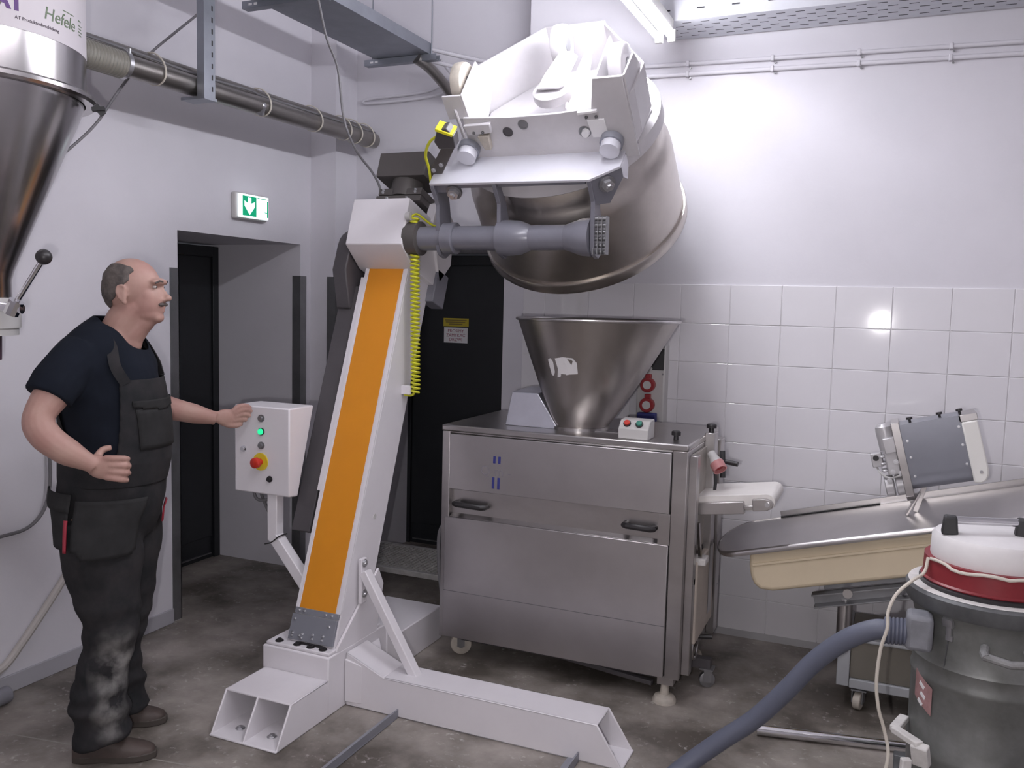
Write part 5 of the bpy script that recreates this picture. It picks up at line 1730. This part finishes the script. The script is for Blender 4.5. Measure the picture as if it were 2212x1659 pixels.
# ---- hair: thin cap round the back and sides, moustache, brows, eyes
H_ = MB(MF)
N1, N2 = 84, 128
def hair_on(z, p):
    if z > 1.768 - max(0.0, p + .02) * .25 or z < 1.600:
        return False
    if z < 1.66 and p > -.030:
        return False
    return p < .012 + (z - 1.70) * .35 - max(0, 1.70 - z) * .5 + .006 * math.sin(z * 210)


grid = {}
for i in range(N1 + 1):
    t_ = math.pi * i / N1
    for k in range(N2):
        a = 2 * math.pi * k / N2
        d = Vector((math.sin(t_) * math.cos(a), math.sin(t_) * math.sin(a), math.cos(t_)))
        c1 = Vector((-.002, 0, 1.695)) + Vector((d.x * .1015, d.y * .0795, d.z * .0965))
        c2 = Vector((-.022, 0, 1.675)) + Vector((d.x * .0815, d.y * .0765, d.z * .083))
        c = c1 if (c1 - Vector((-.01, 0, 1.685))).length > (c2 - Vector((-.01, 0, 1.685))).length else c2
        nz = noise.noise(c * 60) * .0025
        grid[i, k] = c + d * nz
for i in range(N1):
    for k in range(N2):
        quad = [grid[i, k], grid[i + 1, k], grid[i + 1, (k + 1) % N2], grid[i, (k + 1) % N2]]
        mid = sum(quad, Vector()) / 4
        if hair_on(mid.z, mid.x):
            H_.face([H_.v(p) for p in quad])
bmesh.ops.remove_doubles(H_.bm, verts=H_.bm.verts[:], dist=1e-4)
smooth_edges(H_.bm, 10)
hair = H_.build('hair', M_HAIR, MAN, smooth=80)
sd = hair.modifiers.new('thickness', 'SOLIDIFY')
sd.thickness = .005
sd.offset = -1
m = MB(MF)
for s in (-1, 1):
    m.ell((.107, s * .013, 1.629), .0115, .017, .0075, 12)
m.build('moustache', M_HAIR, MAN)
for s in (-1, 1):
    m = MB(MF)
    m.tube([(.100, s * .046, 1.703), (.110, s * .034, 1.711), (.114, s * .016, 1.709)], .0033, seg=8)
    m.build('eyebrow', M_HAIR, MAN)
    e_ = MB(MF).ell((.0915, s * .031, 1.690), .0085, .0085, .0055, 16).build('eye', mat('eye_white', (0.45, 0.40, 0.38), 0.4), MAN)
    MB(MF).ell((.0975, s * .031, 1.690), .0034, .0044, .0044, 12).build('iris', M_BLACK, e_)

# ---- T-shirt
S_ = MB(MF)
S_.loft([ering(*r) for r in ((-.062, 0, 1.600, .055, .066), (-.070, 0, 1.575, .072, .090), (-.086, 0, 1.535, .105, .150), (-.102, 0, 1.485, .138, .190), (-.095, 0, 1.42, .160, .200),
                             (-.080, 0, 1.33, .166, .194), (-.068, 0, 1.23, .170, .184), (-.062, 0, 1.13, .170, .178), (-.072, 0, 1.02, .165, .172))])
limb(S_, [(-.110, -.13, 1.45), (-.148, -.21, 1.385), (-.172, -.255, 1.318)], [.088, .081, .077])
limb(S_, [(-.10, .14, 1.44), (-.105, .22, 1.37), (-.10, .27, 1.32)], [.095, .085, .078])
shirt_me = remesh(S_, 0.0075, 4, 't_shirt')
# carve the neckline: push the front of the collar down
bm = bmesh.new()
bm.from_mesh(shirt_me)
MFi = MF.inverted()
kill = []
for f_ in bm.faces:
    c = MFi @ f_.calc_center_median()
    nk = Vector((c.x + .03, c.y, 0)).length
    lim = 1.585 - max(0.0, c.x + .085) * .92
    if c.z > lim and Vector((c.x + .045, c.y)).length < .105:
        kill.append(f_)
bmesh.ops.delete(bm, geom=kill, context='FACES')
smooth_edges(bm, 25)
for v_ in bm.verts:                                       # soft folds
    c = MFi @ v_.co
    w_ = 0.006 * noise.noise(Vector((c.x * 9, c.y * 9, c.z * 13))) + 0.004 * math.sin(c.z * 55 + c.x * 40) * noise.noise(Vector((c.x * 5, c.y * 5, c.z * 5 + 3)))
    v_.co += v_.normal * w_
bm.to_mesh(shirt_me)
bm.free()
shirt = mesh_part('t_shirt', shirt_me, M_SHIRT)
sd = shirt.modifiers.new('thickness', 'SOLIDIFY')
sd.thickness = .004

# ---- bib overalls
O_ = MB(MF)
O_.loft([ering(*r) for r in ((-.070, 0, 1.10, .172, .182), (-.078, 0, 1.02, .180, .184), (-.084, 0, .94, .180, .186), (-.088, 0, .86, .166, .184), (-.088, 0, .80, .14, .17))])
for q, dp in ((-.088, 0.022), (.105, -.02)):
    limb(O_, [(-.088, q, .88), (-.085 + dp * .3, q, .74), (-.078 + dp * .6, q * 1.02, .60), (-.072 + dp, q * 1.05, .49), (-.098 + dp, q * 1.1, .36), (-.112 + dp, q * 1.18, .24), (-.106 + dp, q * 1.24, .13), (-.098 + dp, q * 1.28, .075)],
         [.135, .136, .112, .092, .088, .094, .092, .096])
over_me = remesh(O_, 0.0085, 4, 'overalls')
bm = bmesh.new()
bm.from_mesh(over_me)
for v_ in bm.verts:
    c = MFi @ v_.co
    low = max(0.0, min(1.0, (0.7 - c.z) / 0.5))
    w_ = (0.005 + .009 * low) * noise.noise(Vector((c.x * 8, c.y * 8, c.z * 11))) + .005 * low * math.sin(c.z * 70 + 3 * noise.noise(c * 8))
    v_.co += v_.normal * w_
bm.to_mesh(over_me)
bm.free()
over = mesh_part('overalls', over_me, M_OVER)


def torso_at(z):
    st = ((1.48, -.102, .140, .19), (1.42, -.095, .162, .202), (1.33, -.080, .168, .196), (1.23, -.068, .172, .186), (1.13, -.062, .172, .180), (1.02, -.075, .180, .184), (.94, -.084, .180, .192), (.88, -.088, .158, .215), (.80, -.088, .146, .230), (.74, -.088, .142, .230))
    for (za, pa, ha, qa), (zb, pb, hb_, qb) in zip(st[:-1], st[1:]):
        if zb <= z <= za:
            k = (za - z) / (za - zb)
            return pa + (pb - pa) * k, ha + (hb_ - ha) * k, qa + (qb - qa) * k
    return st[-1][1:]


def tp(a, z, off=0.0):
    pc, hp, hq = torso_at(z)
    return Vector((pc + (hp + off) * math.cos(a), (hq + off) * math.sin(a), z))


def shell(name, cond, mtl, parent, z0, z1, a0=-180, a1=180, na=72, nz=40, off=0.012, th=.005):
    s_ = MB(MF)
    for i in range(nz):
        for k in range(na):
            za, zb = z0 + (z1 - z0) * i / nz, z0 + (z1 - z0) * (i + 1) / nz
            aa, ab = R(a0 + (a1 - a0) * k / na), R(a0 + (a1 - a0) * (k + 1) / na)
            if cond(math.degrees((aa + ab) / 2), (za + zb) / 2):
                s_.face([s_.v(tp(x, y, off * (min(1, max(0, (y - 1.0) / .08)) if name == 'bib' else 1))) for x, y in ((aa, za), (ab, za), (ab, zb), (aa, zb))])
    bmesh.ops.remove_doubles(s_.bm, verts=s_.bm.verts[:], dist=1e-5)
    if name == 'bib':
        smooth_edges(s_.bm, 14)
    o_ = s_.build(name, mtl, parent, smooth=60)
    d_ = o_.modifiers.new('thickness', 'SOLIDIFY')
    d_.thickness = th
    d_.offset = -1
    return o_


def bib_top(a):
    a = abs(a)
    if a < 52:
        return 1.37
    if a < 66:
        return 1.37 - (a - 52) / 14 * .27
    if a < 112:
        return 1.075 + ((a - 89) / 23) ** 2 * .03
    if a < 140:
        return 1.105 + (a - 112) / 28 * .15
    return 1.26


shell('bib', lambda a, z: z < bib_top(a), M_OVER, MAN, 1.0, 1.40, na=180, nz=110)
for s in (-1, 1):
    m = MB(MF)
    pts_ = [tp(R(s * 46), 1.36, .012), tp(R(s * 52), 1.42, .010), Vector((-.02, s * .135, 1.492)), Vector((-.075, s * .13, 1.535)), Vector((-.15, s * .12, 1.505)), tp(R(s * 145), 1.40, .012), tp(R(s * 152), 1.25, .012)]
    P_ = spline(pts_, 6)
    rows = []
    for i, p in enumerate(P_):
        d = (P_[min(i + 1, len(P_) - 1)] - P_[max(i - 1, 0)]).normalized()
        n_ = (p - Vector((-.08, 0, min(p.z, 1.42)))).normalized()
        w_ = d.cross(n_).normalized() * .018
        rows.append([p - w_, p + w_, p + w_ + n_ * .004, p - w_ + n_ * .004])
    m.loft(rows)
    m.build('strap', M_OVER, MAN)
# pockets
shell('bib_pocket', lambda a, z: True, M_OVERD, MAN, 1.13, 1.27, -42, 30, 16, 8, off=.017)
shell('bib_flap', lambda a, z: z > 1.262 + abs(a + 6) * .0004, M_OVERD, MAN, 1.255, 1.30, -44, 32, 16, 6, off=.020)
shell('tool_pocket', lambda a, z: z > .772 + max(0, (abs(a + 62) - 24)) * .003, M_OVERD, MAN, .77, .965, -98, -32, 18, 14, off=.022)
shell('side_pocket', lambda a, z: True, M_OVERD, MAN, .80, .955, -158, -106, 14, 10, off=.020)
shell('side_flap', lambda a, z: True, M_OVERD, MAN, .925, .985, -160, -104, 14, 4, off=.026)
tag(shell('red_trim', lambda a, z: True, M_TRIM, MAN, .795, .90, -107.5, -103.5, 2, 8, off=.0235), 'red piping')
tag(shell('red_trim', lambda a, z: True, M_TRIM, MAN, .83, .91, 18, 34, 4, 6, off=.014), 'red pocket edge')
# ---- shoes
def shoe(name, p0, q0, ang):
    sm = frame(MF @ Vector((p0, q0, 0)), MF.to_3x3() @ Vector((math.cos(ang), math.sin(ang), 0)), MF.to_3x3() @ Vector((-math.sin(ang), math.cos(ang), 0)), (0, 0, 1))
    up = MB(sm)
    st = ((-.005, .030, .030, .085), (.03, .040, .038, .100), (.08, .040, .040, .105), (.13, .043, .046, .082), (.18, .046, .050, .064), (.225, .044, .046, .052), (.258, .030, .030, .042), (.268, .012, .014, .034))
    rows = []
    for x_, wq, wq2, h_ in st:
        row = []
        for i in range(16):
            a = math.pi * 2 * i / 16
            c, s = math.cos(a), math.sin(a)
            row.append((x_, wq2 * math.copysign(abs(c) ** .7, c), .022 + (h_ - .022) * max(0, s) ** .8 if s > 0 else .022))
        rows.append(row)
    up.loft(rows)
    o_ = up.build(name, M_SHOE, MAN, smooth=60)
    so = MB(sm)
    outline = [(-.012, .0), (-.006, .028), (.03, .040), (.10, .038), (.16, .049), (.21, .050), (.25, .038), (.274, .014), (.276, -.014), (.25, -.038), (.21, -.050), (.16, -.049), (.10, -.038), (.03, -.040), (-.006, -.028)]
    so.hexa([(x, y, 0.0) for x, y in outline], [(x, y, .027) for x, y in outline])
    so.build('sole', M_SOLE, o_, bevel=.004)
    return o_


shoe('shoe', -.178, -.108, R(9))
shoe('shoe', -.245, .165, R(6))
